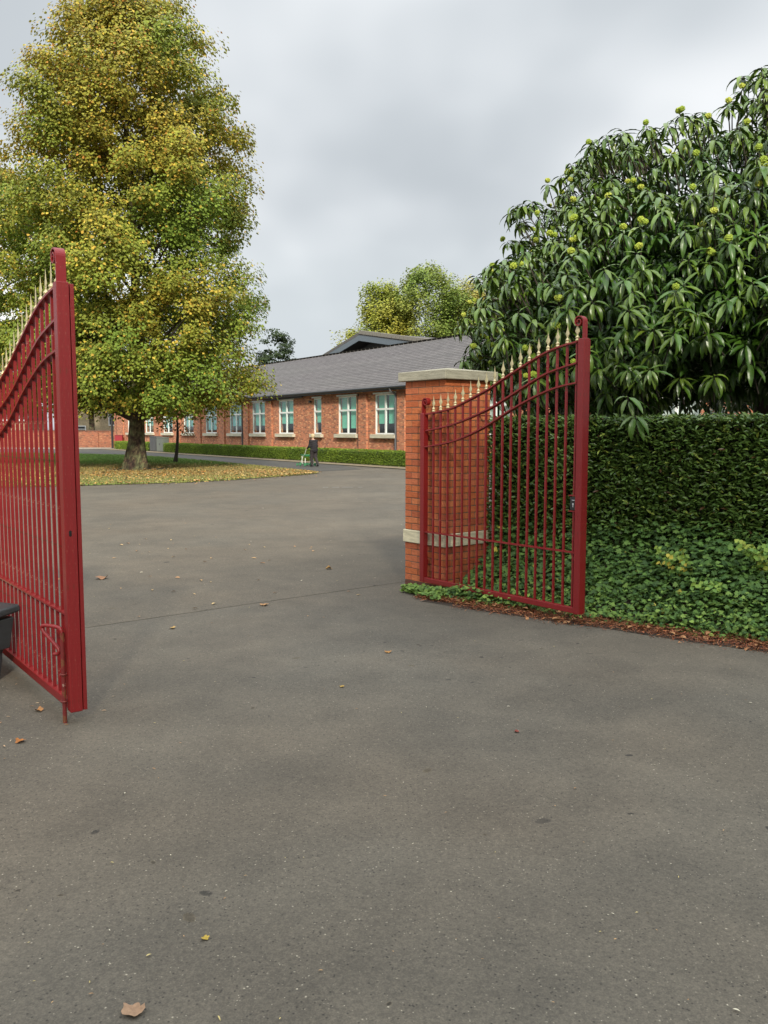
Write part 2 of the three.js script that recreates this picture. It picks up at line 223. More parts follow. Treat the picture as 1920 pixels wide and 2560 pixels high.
{
  const R = rng(71), gs = new Scatter(), lf = new Scatter(), blade = shaped([[0, 1, 2], [0, 3, 1], [4, 5, 6]], [[-0.3, 0, 0], [0.1, 1, 0.15], [0.3, 0, 0.1], [-0.1, 0, 0.4], [-0.5, 0, -0.2], [-0.3, 0.9, -0.5], [-0.1, 0, -0.3]]);
  const green = [0.11, 0.25, 0.035], dull = [0.27, 0.225, 0.075], up = V(0, 1, 0);
  for (let i = 0; i < 130000; i++) {
    const x = -2.5 - 26 * Math.pow(R(), 1.1), z = -22 - 46 * R(); if (!inPoly(x, z, lawnPts)) continue;
    const back = sstep(2, 9, Math.hypot((x - T0.x) * 0.55, z - T0.z) * (z < T0.z ? 1.1 : 0.55) + 2 * (fbm(x * 0.6, z * 0.6, 3) - 0.5));
    if (Math.hypot(x - T0.x, z - T0.z) < 1.2 + R() * 1.2) continue;
    gs.add(V(x, 0.012, z), V((R() - 0.5) * 0.5, 1, (R() - 0.5) * 0.5), V(R() - 0.5, 0, R() - 0.5), 0.05 + 0.05 * R(), mixc(dull, green, back * (0.6 + 0.4 * R()), 0.5, R));
  }
  const g = gs.build('grass', blade, M.mattLeaf, scene); tag(g, 'short grass of the lawn round the big lime tree', 'grass');
  const cols = [[0.64, 0.33, 0.08], [0.55, 0.24, 0.06], [0.66, 0.44, 0.13], [0.34, 0.17, 0.07], [0.54, 0.38, 0.18]];
  for (let i = 0; i < 80000; i++) {
    const x = -2.5 - 18 * R(), z = -24 - 24 * R(); const inside = inPoly(x, z, lawnPts); const d = edgeDist(x, z, lawnPts);
    let pr = 0; if (inside) { pr = 0.10 * sstep(-47, -38, z); const band = Math.exp(-(((z + 33.4 + 0.10 * (x + 10)) / 2.4) ** 2)); pr += 0.6 * band; if (z > -36 && d < 0.5) pr += 0.4; pr *= 0.35 + 1.3 * fbm(x * 0.9, z * 0.9, 7, 3); } else if (z > -36 && z < -24 && d < 1.6) pr = 0.05 * Math.exp(-d * 2.2);
    if (R() > pr) continue; const a = R() * 6.28, t = 0.35; const c = pick(R, cols), k = 0.55 + 0.5 * R();
    lf.add(V(x, (inside ? 0.055 : 0.008) + 0.02 * R(), z), V(Math.cos(a), (R() - 0.5) * t, Math.sin(a)), V((R() - 0.5) * 0.7, 1, (R() - 0.5) * 0.7), 0.045 + 0.05 * R(), lin(c[0] * k, c[1] * k, c[2] * k));
  }
  tag(lf.build('leaf_litter', heartLeaf, M.mattLeaf, scene), 'yellow and orange fallen leaves strewn over the lawn under the lime', 'leaf litter');
}

// ------------------------------------------------------------------ brick gate pillar
const PL = V(0.2287, 0, -9.5346), PU = V(0.783, 0, -0.622), PV = V(0.622, 0, 0.783), PS = 0.655; // left corner, along the gateway, outward
{
  const c = PL.clone().addScaledVector(PU, PS / 2).addScaledVector(PV, PS / 2), turn = Math.atan2(-PU.z, PU.x);
  const t = thing('gate_pillar', 'square red brick gate pillar with stone band and pale stone cap behind the right gate', 'gate pillar', [c.x, 0, c.z], turn);
  const L = PS / 3, j = 0.0065, W = L / 2, ch = 0.0702, R = rng(9);
  const tones = [[0.68, 0.182, 0.06], [0.72, 0.205, 0.07], [0.63, 0.16, 0.055], [0.74, 0.23, 0.088], [0.55, 0.14, 0.058], [0.70, 0.20, 0.085]].map(q => std({ map: grain, color: lin(...q), roughness: 0.92, bumpMap: grainBump, bumpScale: 0.003 }));
  const plinth = std({ map: grain, color: lin(0.17, 0.062, 0.042), roughness: 0.9 });
  const full = [0, 1, 2].map(k => { const g = new RoundedBoxGeometry(L - j, ch - j, W - j, 1, 0.004 + 0.001 * k); return g; });
  const rest = [];
  const rows = []; for (let k = 0; k < 7; k++) rows.push([-0.0139 + ch * (k + 0.5), k]); for (let k = 0; k < 23; k++) rows.push([0.618 + 0.06987 * (k + 0.5), k + 9]);
  for (const [y, k] of rows) {
    const f = k % 2, h = PS / 2 - W / 2, put = (lx, lz, rot, seen) => {
      const dy = (R() - 0.5) * 0.002, out = (R() - 0.5) * 0.003;
      if (seen) { const b = sh(new THREE.Mesh(pick(R, full), k === 0 ? plinth : pick(R, tones))); b.name = 'brick'; b.position.set(lx + (rot ? out * Math.sign(lx) : 0), y + dy, lz + (rot ? 0 : out * Math.sign(lz))); b.rotation.y = rot ? Math.PI / 2 : 0; t.add(b); }
      else rest.push(box(rot ? W - j : L - j, ch - j, rot ? L - j : W - j, lx, y, lz));
    };
    // local x runs along the gateway, local z outward; the seen faces are -x (driveway) and +z (front)
    for (const s of [1, -1]) { // faces normal to z
      if (f) for (const q of [-1, 0, 1]) put(q * L, s * h, false, s > 0 || q === -1);
      else for (const q of [-0.5, 0.5]) put(q * L, s * h, false, s > 0);
    }
    for (const s of [-1, 1]) { // faces normal to x
      if (!f) for (const q of [-1, 0, 1]) put(s * h, q * L, true, s < 0 || q === 1);
      else for (const q of [-0.5, 0.5]) put(s * h, q * L, true, s < 0);
    }
  }
  part('brick', rest, tones[0], t, 'stuff');
  part('mortar', [box(PS - 0.014, 0.49, PS - 0.014, 0, 0.235, 0), box(PS - 0.014, 1.62, PS - 0.014, 0, 1.42, 0)], M.mortar, t);
  part('hold_back', [box(0.012, 0.012, 0.09, 0.16, 1.855, PS / 2 + 0.045), box(0.1, 0.012, 0.012, 0.2, 1.855, PS / 2 + 0.08)], std({ color: lin(0.10, 0.012, 0.014), roughness: 0.5 }), t);
  part('stone_band', rbox(PS + 0.03, 0.138, PS + 0.03, 0, 0.5485, 0, 0.008, 2), M.stone, t);
  const cs = PS / 2 + 0.055, cap = []; cap.push(rbox(cs * 2, 0.098, cs * 2, 0, 2.275, 0, 0.008, 2));
  const pyr = shaped([[0, 1, 4], [1, 2, 4], [2, 3, 4], [3, 0, 4]], [[-cs + .008, 2.3225, cs - .008], [cs - .008, 2.3225, cs - .008], [cs - .008, 2.3225, -cs + .008], [-cs + .008, 2.3225, -cs + .008], [0, 2.372, 0]]); metricUV(pyr, (x, y, z) => [x, z]); const pf = pyr.toNonIndexed(); pf.computeVertexNormals(); cap.push(pf);
  part('cap_stone', cap, M.capStone, t);
  const twin = t.clone(); twin.name = numbered('gate_pillar'); twin.position.set(-3.406, 0, -6.445); twin.rotation.y = turn + Math.PI; scene.add(twin); twin.userData.label = 'matching brick gate pillar that carries the left red gate'; t.userData.group = twin.userData.group = 'pair of gate pillars';
}

// ------------------------------------------------------------------ the two iron gates
const prof = {
  top: [[-0.01, 1.865], [0.04, 1.872], [0.13, 1.892], [0.24, 1.934], [0.45, 2.083], [0.55, 2.175], [0.705, 2.313], [0.81, 2.395], [0.9, 2.438], [1, 2.466]],
  mid: [[-0.01, 1.692], [0.035, 1.698], [0.24, 1.767], [0.45, 1.893], [0.56, 1.985], [0.764, 2.172], [0.87, 2.238], [1, 2.291]],
  low: [[-0.01, 1.522], [0.025, 1.527], [0.24, 1.597], [0.435, 1.728], [0.61, 1.895], [0.765, 2.02], [0.88, 2.083], [1, 2.117]],
};
const GL = 2.13;
function profileAt(P, t) { for (let i = 1; i < P.length; i++) if (t <= P[i][0] || i === P.length - 1) { const k = (t - P[i - 1][0]) / (P[i][0] - P[i - 1][0]); return lerp(P[i - 1][1], P[i][1], k); } }
function ribbon(pts, w, th) { // flat bar through (x,y) points, w across the gate (z), th thick
  const n = pts.length, a = [], b = []; for (let i = 0; i < n; i++) { const p = pts[Math.max(0, i - 1)], q = pts[Math.min(n - 1, i + 1)], l = Math.hypot(q[0] - p[0], q[1] - p[1]), nx = -(q[1] - p[1]) / l, ny = (q[0] - p[0]) / l; a.push([pts[i][0] + nx * th / 2, pts[i][1] + ny * th / 2]); b.push([pts[i][0] - nx * th / 2, pts[i][1] - ny * th / 2]); }
  const s = new THREE.Shape(); a.forEach(([x, y], i) => i ? s.lineTo(x, y) : s.moveTo(x, y)); b.reverse().forEach(([x, y]) => s.lineTo(x, y)); s.closePath();
  const g = new THREE.ExtrudeGeometry(s, { depth: w, bevelEnabled: false }); g.translate(0, 0, -w / 2); return g;
}
const smooth = (P, n = 48) => new THREE.SplineCurve(P.map(([t, y]) => new THREE.Vector2(t * GL, y))).getPoints(n).map(v => [v.x, v.y]);
function scroll(x0, y0, dirx, h, r) { // stem that rises from a post and curls over
  const p = []; for (let i = 0; i <= 6; i++) p.push([x0, y0 + h * i / 6]);
  for (let i = 1; i <= 44; i++) { const a = i / 44 * Math.PI * 2 * 1.55, rr = r * Math.pow(1 - i / 62, 1.15); const cx = x0 + dirx * r, cy = y0 + h; p.push([cx - dirx * Math.cos(a) * rr, cy + Math.sin(a) * rr]); }
  return p;
}
const finialGeo = (() => {
  const prof2 = [[0, 0], [0.017, 0.002], [0.02, 0.012], [0.017, 0.022], [0.012, 0.025], [0.016, 0.03], [0.019, 0.038], [0.015, 0.047], [0.009, 0.05], [0.008, 0.058], [0, 0.06]].map(([x, y]) => new THREE.Vector2(x, y));
  const l = new THREE.LatheGeometry(prof2, 12), rows = [[0.056, 0.008, 0.007], [0.072, 0.013, 0.007], [0.093, 0.026, 0.0055], [0.104, 0.0245, 0.005], [0.13, 0.012, 0.004], [0.155, 0.0055, 0.003], [0.188, 0.0008, 0.0008]], pos = [], idx = [];
  for (const [y, a, b] of rows) pos.push(a, y, 0, 0, y, b, -a, y, 0, 0, y, -b);
  for (let i = 0; i < rows.length - 1; i++) for (let k = 0; k < 4; k++) { const p = i * 4 + k, q = i * 4 + (k + 1) % 4; idx.push(p, p + 4, q, q, p + 4, q + 4); }
  const s = new THREE.BufferGeometry(); s.setAttribute('position', new THREE.Float32BufferAttribute(pos, 3)); s.setIndex(idx); const f = s.toNonIndexed(); f.computeVertexNormals(); l.deleteAttribute('uv'); return join([l, f]);
})();
function makeGate(label, hinge, dir, lower, rise, left) {
  const t = thing('iron_gate', label, 'gate', [hinge[0], 0, hinge[1]], Math.atan2(-dir[1], dir[0]), 'pair of entrance gates');
  const up = P => P.map(([a, y]) => [a, y + rise]), r = M.redPaint, midY = 0.632;
  const hTop = profileAt(prof.top, 0.02) + rise + 0.012, fTop = 2.47 + rise + 0.012;
  part('hinge_post', rbox(0.062, hTop - lower, 0.062, 0.03, (hTop + lower) / 2, 0, 0.005), r, t);
  const fp = [rbox(0.07, fTop - lower, 0.07, 2.125, (fTop + lower) / 2, 0, 0.005)];
  part('free_post', fp, r, t);
  part('closing_strip', [rbox(0.045, fTop - lower - 0.006, 0.024, 2.122, (fTop + lower) / 2 - 0.003, -0.054, 0.003), box(0.02, fTop - lower - 0.02, 0.012, 2.10, (fTop + lower) / 2 - 0.01, -0.0385)], r, t);
  part('bottom_rail', rbox(2.028, 0.05, 0.05, 1.0755, lower + 0.0255, 0, 0.004), r, t);
  part('middle_rail', [box(2.03, 0.012, 0.044, 1.0755, midY, 0), ...Array.from({ length: 18 }, (_, i) => { const g = new THREE.CylinderGeometry(0.021, 0.021, 0.016, 10); g.translate(0.18 + 0.1103 * i, midY, 0); return g; })], r, t);
  for (const k of ['top', 'mid', 'low']) part('arched_rail', ribbon(smooth(up(prof[k])).filter(p => p[0] > 0.058 && p[0] < 2.094), 0.05, 0.013), r, t);
  for (let i = 0; i < 18; i++) {
    const x = 0.18 + 0.1103 * i, y1 = profileAt(prof.top, x / GL) + rise, y0 = lower + 0.05;
    if (!left && i === 17) { part('bar', [box(0.0175, y1 - 1.128, 0.0175, x, (y1 + 1.128) / 2, 0), box(0.0175, 1.0 - y0, 0.0175, x, (1.0 + y0) / 2, 0)], r, t); }
    else part('bar', box(0.0175, y1 - y0, 0.0175, x, (y1 + y0) / 2, 0), r, t);
    const f = part('finial', finialGeo, M.gold, t); f.position.set(x, y1 + 0.006, 0); f.scale.setScalar(0.92); f.rotation.y = 0.12 * Math.sin(i * 2.3);
  }
  part('scroll', ribbon(scroll(2.135, fTop - 0.002, -1, 0.145, 0.052), 0.056, 0.009), r, t);
  part('scroll', ribbon(scroll(0.022, hTop - 0.002, 1, 0.115, 0.046), 0.05, 0.009), r, t);
  for (const y of [0.3, 1.66 + rise]) part('hinge', [box(0.05, 0.05, 0.05, -0.002, y, -0.045), (() => { const g = new THREE.CylinderGeometry(0.014, 0.014, 0.11, 10); g.translate(-0.018, y, 0.0); return g; })(), box(0.012, 0.16, 0.04, -0.008, y, -0.075)], r, t);
  if (left) {
    const rod = [V(2.098, -0.0, 0.052), V(2.098, 0.3, 0.052), V(2.098, 0.535, 0.052), V(2.09, 0.556, 0.058), V(2.07, 0.563, 0.066), V(1.97, 0.563, 0.115), V(1.955, 0.557, 0.122), V(1.952, 0.545, 0.123), V(1.96, 0.53, 0.12), V(2.062, 0.435, 0.066), V(2.068, 0.418, 0.064), V(2.06, 0.406, 0.068), V(2.035, 0.4, 0.082)];
    const up2 = part('drop_bolt', limb(rod.slice(0, 3), 0.0125, 10), M.rustPaint, t); part('handle', limb(curve(rod.slice(2), 50), 0.0115, 9), r, up2);
    for (const y of [0.13, 0.29]) { const g = new THREE.TorusGeometry(0.019, 0.005, 6, 16); g.rotateX(Math.PI / 2); g.translate(2.098, y, 0.052); part('bolt_ring', g, M.rustPaint, t); }
    const k = new THREE.CapsuleGeometry(0.008, 0.02, 4, 10); k.scale(0.35, 1, 1); k.translate(2.16, 1.115, 0.004); part('lock_slot', k, M.slot, t);
    const b = new THREE.TorusGeometry(0.022, 0.005, 6, 14, Math.PI); b.rotateZ(Math.PI); b.translate(2.065, midY - 0.006, 0.01); part('bracket', b, r, t);
  } else {
    for (const y of [1.133, 0.996]) part('lock_plate', box(0.082, 0.009, 0.044, 2.05, y, 0), r, t);
    const lb = part('lock_box', rbox(0.066, 0.118, 0.04, 2.057, 1.064, 0, 0.005), M.black, t);
    part('keyhole', [box(0.006, 0.026, 0.002, 2.06, 1.044, 0.021), (() => { const g = new THREE.CylinderGeometry(0.008, 0.008, 0.002, 14); g.rotateX(Math.PI / 2); g.translate(2.06, 1.06, 0.021); return g; })()], M.lockPrint, lb);
    part('maker_plate', box(0.03, 0.006, 0.0015, 2.062, 1.094, 0.0207), M.lockPrint, lb);
    part('brace', limb([V(2.03, midY - 0.008, 0), V(2.09, midY - 0.09, 0)], 0.007, 7), r, t);
  }
  return t;
}
makeGate('open red iron gate by the brick pillar, black lock box on it', [0.404, -9.2], [0.6124, 0.7905], 0.095, 0, false);
makeGate('open red iron gate at the left edge with drop bolt, beside the dark bin', [-1.805 - 0.594 * 2.125, -4.95 - 0.804 * 2.125], [0.594, 0.804], 0.07, 0.042, true);

// dark bin beside the left gate
{
  const t = thing('bin', 'dark grey plastic bin with sloping lid beside the left gate', 'bin', [-2.885, 0, -5.72], -0.42);
  const pl = std({ map: grain, color: lin(0.045, 0.05, 0.056), roughness: 0.55, bumpMap: grainBump, bumpScale: 0.0008 });
  const tap = (w0, d0, w1, d1, h, y) => { const g = new RoundedBoxGeometry(1, 1, 1, 3, 0.05), p = g.attributes.position; for (let i = 0; i < p.count; i++) { const k = p.getY(i) + 0.5; p.setXYZ(i, p.getX(i) * lerp(w0, w1, k), y + k * h, p.getZ(i) * lerp(d0, d1, k)); } g.computeVertexNormals(); return g; };
  part('body', tap(0.40, 0.40, 0.44, 0.44, 0.22, 0.0), pl, t);
  part('upper_body', tap(0.50, 0.50, 0.55, 0.55, 0.22, 0.215), pl, t);
  const lid = new RoundedBoxGeometry(0.60, 0.055, 0.62, 3, 0.02); lid.rotateX(0.09); lid.translate(0, 0.465, 0.01); const l = part('lid', lid, pl, t);
  part('lid_rib', [rbox(0.06, 0.03, 0.5, 0.24, 0.495, 0.0, 0.01, 2), rbox(0.06, 0.03, 0.5, -0.24, 0.495, 0.0, 0.01, 2)], pl, l);
}

// ------------------------------------------------------------------ clipped hedge, ivy bank, litter by the right gate
const HB = V(1.16, 0, -9.4), HT = V(0.792, 0, 0.61).normalize(), HN = V(-HT.z, 0, HT.x); // foot of hedge, along it, outward
const bankP = (t, n, y = 0) => V(HB.x + HT.x * t + HN.x * n, y, HB.z + HT.z * t + HN.z * n);
{
  const R = rng(33), t = thing('clipped_hedge', 'tall clipped dark green evergreen hedge right of the brick pillar', 'hedge', [HB.x, 0, HB.z], 0);
  const loc = (a, n, y) => bankP(a, n, y).sub(V(HB.x, 0, HB.z));
  const HH = 1.80, LEN = 5.6, DEP = 0.95;
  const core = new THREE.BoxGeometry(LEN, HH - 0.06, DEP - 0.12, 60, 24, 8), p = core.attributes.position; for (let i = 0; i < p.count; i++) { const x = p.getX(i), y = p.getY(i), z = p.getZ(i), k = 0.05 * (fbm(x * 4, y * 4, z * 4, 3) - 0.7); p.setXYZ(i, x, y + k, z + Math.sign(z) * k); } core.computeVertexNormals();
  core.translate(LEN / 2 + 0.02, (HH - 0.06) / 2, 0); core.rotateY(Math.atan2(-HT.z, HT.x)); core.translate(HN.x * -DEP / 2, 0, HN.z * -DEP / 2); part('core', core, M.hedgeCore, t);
  const s = new Scatter(), a = [0.045, 0.092, 0.017], b = [0.10, 0.165, 0.032], y2 = [0.24, 0.29, 0.05], br = [0.07, 0.035, 0.015];
  const put = (al, n, y, out) => {
    const d = HN.clone().multiplyScalar(out * (0.4 + 0.6 * R())).addScaledVector(HT, (R() - 0.5) * 2.6).add(V(0, (R() - 0.3) * 1.5, 0));
    const nn = V(0, 1, 0).addScaledVector(HN, out * (0.3 + 0.9 * R())).add(V((R() - 0.5) * 0.9, 0, (R() - 0.5) * 0.9));
    const q = R(), c = q < 0.045 ? mixc(y2, b, R() * 0.5, 0.4, R) : q > 0.985 ? mixc(br, br, 0, 0.4, R) : mixc(a, b, R(), 0.5, R); s.add(loc(al, n, y), d, nn, 0.046 + 0.034 * R(), c, 0.82);
  };
  for (let i = 0; i < 50000; i++) { const al = -0.02 + 5.4 * R(), y = 0.25 + (HH - 0.22) * R(); const bump = 0.05 * (fbm(al * 3, y * 3, 1, 3) - 0.5); put(al, bump + 0.025 - 0.15 * R() - 0.005, y, 1); }
  for (let i = 0; i < 19000; i++) { const al = -0.02 + 5.4 * R(), n = -0.93 * R(); put(al, n, HH - 0.02 + 0.05 * (fbm(al * 3, n * 3, 2, 3) - 0.5) + 0.03 * R() - 0.05 * R(), R() - 0.3); }
  for (let i = 0; i < 3000; i++) { put(-0.03 + 0.06 * R(), -0.93 * R(), 0.3 + 1.5 * R(), R() - 0.3); }
  s.build('foliage', ovalLeaf, M.glossLeaf, t);
}
const mound = (t, n) => { const e = sstep(-0.12, 0.25, t); return Math.max(0.012, (0.55 + 0.05 * t + 0.2 * (fbm(t * 1.7, n * 1.7, 5, 3) - 0.5)) * Math.pow(Math.max(0, 1 - n / 0.86), 1.15) * e + 0.03 * (1 - sstep(0.95, 1.12, n))); };
{
  const g = new THREE.PlaneGeometry(1, 1, 90, 24), p = g.attributes.position;
  for (let i = 0; i < p.count; i++) { const t = lerp(-0.1, 5.6, p.getX(i) + 0.5), n = lerp(-0.05, 1.17 + 0.0 * t, 0.5 - p.getY(i)); const edge = n > 1.1 ? 0.003 : mound(t, n); const v = bankP(t, n + (n > 1 ? 0.06 * (fbm(t * 2, 0, 3, 3) - 0.5) : 0), Math.max(edge - 0.03, 0.003)); p.setXYZ(i, v.x, v.y, v.z); }
  g.computeVertexNormals(); metricUV(g, (x, y, z) => [x, z]); struct('soil_bank', g, M.soil); M.soil.side = THREE.DoubleSide;
  const R = rng(44), s = new Scatter(), dk = [0.024, 0.068, 0.010], md = [0.075, 0.155, 0.022], lt = [0.19, 0.29, 0.045], ye = [0.42, 0.36, 0.05];
  for (let i = 0; i < 34000; i++) {
    const t = -0.16 + 5.6 * R(), n = Math.pow(R(), 0.85) * 1.02; if (n > 0.86 && R() < (n - 0.86) * 6.5 * (0.6 + 0.9 * fbm(t * 2.6, 4, 1, 2))) continue; if (t < 0.02 && n < 0.7) continue;
    const dp = R() * (0.55 + 0.9 * fbm(t * 1.3, n * 1.6, 8, 3)), y = mound(t, n) - 0.06 + 0.17 * dp * dp + (n < 0.1 ? 0.12 * R() : 0), low = sstep(0.35, 0.95, n);
    const d = HN.clone().multiplyScalar(0.5 + 0.4 * R()).addScaledVector(HT, (R() - 0.5) * 2).add(V(0, -0.5 + 0.5 * R(), 0)), nn = V((R() - 0.5) * 1.7, 0.55 + 0.5 * R(), (R() - 0.5) * 1.7).addScaledVector(HN, 0.35);
    const q = R(); const c = q > 0.997 ? mixc(ye, ye, 0, 0.3, R) : q < 0.22 + 0.35 * low ? mixc(md, lt, R() * (0.35 + 0.65 * low), 0.4, R) : mixc(dk, md, R(), 0.5, R);
    s.add(bankP(t, n, y), d, nn, (0.036 + 0.034 * R()) * (1 - 0.35 * low), c);
  }
  for (let i = 0; i < 500; i++) { const t = -0.55 + 0.6 * R(), n = 0.74 + 0.36 * R() * (0.4 + t + 0.55); s.add(bankP(t, n, 0.015 + 0.07 * R()), V(R() - 0.5, -0.1 + 0.3 * R(), R() - 0.5), V((R() - 0.5) * 0.8, 1, (R() - 0.5) * 0.8 + 0.4), 0.03 + 0.025 * R(), mixc(md, lt, R() * 0.8, 0.4, R)); }
  tag(s.build('ivy', ivyLeaf, M.ivyLeafMat, scene), 'low bank of green ivy along the foot of the tall hedge', 'ivy');
  // bark and dead leaves along the tarmac edge
  const l = new Scatter(), cols = [[0.27, 0.075, 0.028], [0.35, 0.12, 0.045], [0.16, 0.05, 0.02], [0.44, 0.20, 0.08], [0.24, 0.085, 0.04]];
  for (let i = 0; i < 15000; i++) {
    const t = -0.25 + 5.7 * R(), wid = 0.20 + 0.18 * fbm(t * 1.4, 2, 9, 3), n = 1.0 + (R() + R() + R() - 1.5) * 0.8 * wid * (t < 0.3 ? 0.45 : 1) + 0.06 * (fbm(t * 2, 0, 3, 3) - 0.5); const a = R() * 6.28, c = pick(R, cols), k = 0.6 + 0.8 * R(), big = R() < 0.008;
    l.add(bankP(t, n, 0.012 + 0.03 * R() * (1.2 - sstep(0.9, 1.2, n))), V(Math.cos(a), (R() - 0.4) * 0.5, Math.sin(a)), V((R() - 0.5) * 1.2, 1, (R() - 0.5) * 1.2), big ? 0.06 + 0.05 * R() : 0.018 + 0.045 * R() * R(), big ? lin(0.42, 0.21, 0.09) : lin(c[0] * k, c[1] * k, c[2] * k), big ? 0.9 : 0.16 + 0.4 * R());
  }
  tag(l.build('dead_leaves', ovalLeaf, M.mattLeaf, scene), 'strip of brown dead leaves and bark along the tarmac edge below the ivy', 'dead leaves');
}
function bramble(label, t, n, h, spread, seed, cols) {
  const R = rng(seed), b = bankP(t, n, 0), o = thing('bramble', label, 'plant', [b.x, mound(t, n) - 0.03, b.z], 0, 'pale leafy shoots in the ivy'), stems = [], top = [];
  for (let i = 0; i < 5; i++) { const a = (i / 5 - 0.5) * spread * 2, e = V(HT.x * a * 0.6 + HN.x * (0.1 + 0.15 * R()), h * (0.5 + 0.5 * R()), HT.z * a * 0.6 + HN.z * (0.1 + 0.15 * R())), m = V(e.x * 0.4, e.y * 0.75, e.z * 0.4); const c = curve([V(0, 0, 0), m, e], 8); stems.push(limb(c, c.map((_, k) => 0.004 - 0.0003 * k), 5)); for (let k = 2; k <= 8; k++) top.push(c[k]); }
  part('stem', stems, std({ color: lin(0.16, 0.15, 0.06), roughness: 0.9 }), o);
  const mats = cols.map(c => phys({ color: lin(...c), roughness: 0.7, side: THREE.DoubleSide, transmission: 0.25, thickness: 0 })), m4 = new THREE.Matrix4();
  for (const c of top) for (let k = 0; k < 4; k++) { if (R() < 0.2) continue; const a = R() * 6.28; const leaf = part('leaf', heartLeaf, pick(R, mats), o); basis(m4, c.clone().add(V((R() - 0.5) * 0.09, (R() - 0.5) * 0.07, (R() - 0.5) * 0.09)), V(Math.cos(a), -0.3 - 0.6 * R(), Math.sin(a)), V(HN.x * 0.7 + (R() - 0.5) * 0.6, 0.8, HN.z * 0.7 + (R() - 0.5) * 0.6), 0.036 + 0.016 * R(), 0.042 + 0.02 * R(), 0.045); leaf.applyMatrix4(m4); }
}
bramble('yellowing leafy shoot rising from the ivy nearer to the red gate', 2.2, 0.32, 0.30, 0.26, 5, [[0.22, 0.33, 0.03], [0.13, 0.25, 0.03], [0.48, 0.40, 0.04], [0.18, 0.30, 0.035]]);
bramble('taller green shoot rising from the ivy at the right edge', 2.86, 0.28, 0.40, 0.30, 8, [[0.18, 0.30, 0.03], [0.12, 0.24, 0.03], [0.30, 0.36, 0.035], [0.20, 0.33, 0.035]]);
bramble('small pale shoot low in the ivy between the two bigger shoots', 2.55, 0.46, 0.14, 0.14, 12, [[0.22, 0.34, 0.035], [0.14, 0.27, 0.035]]);

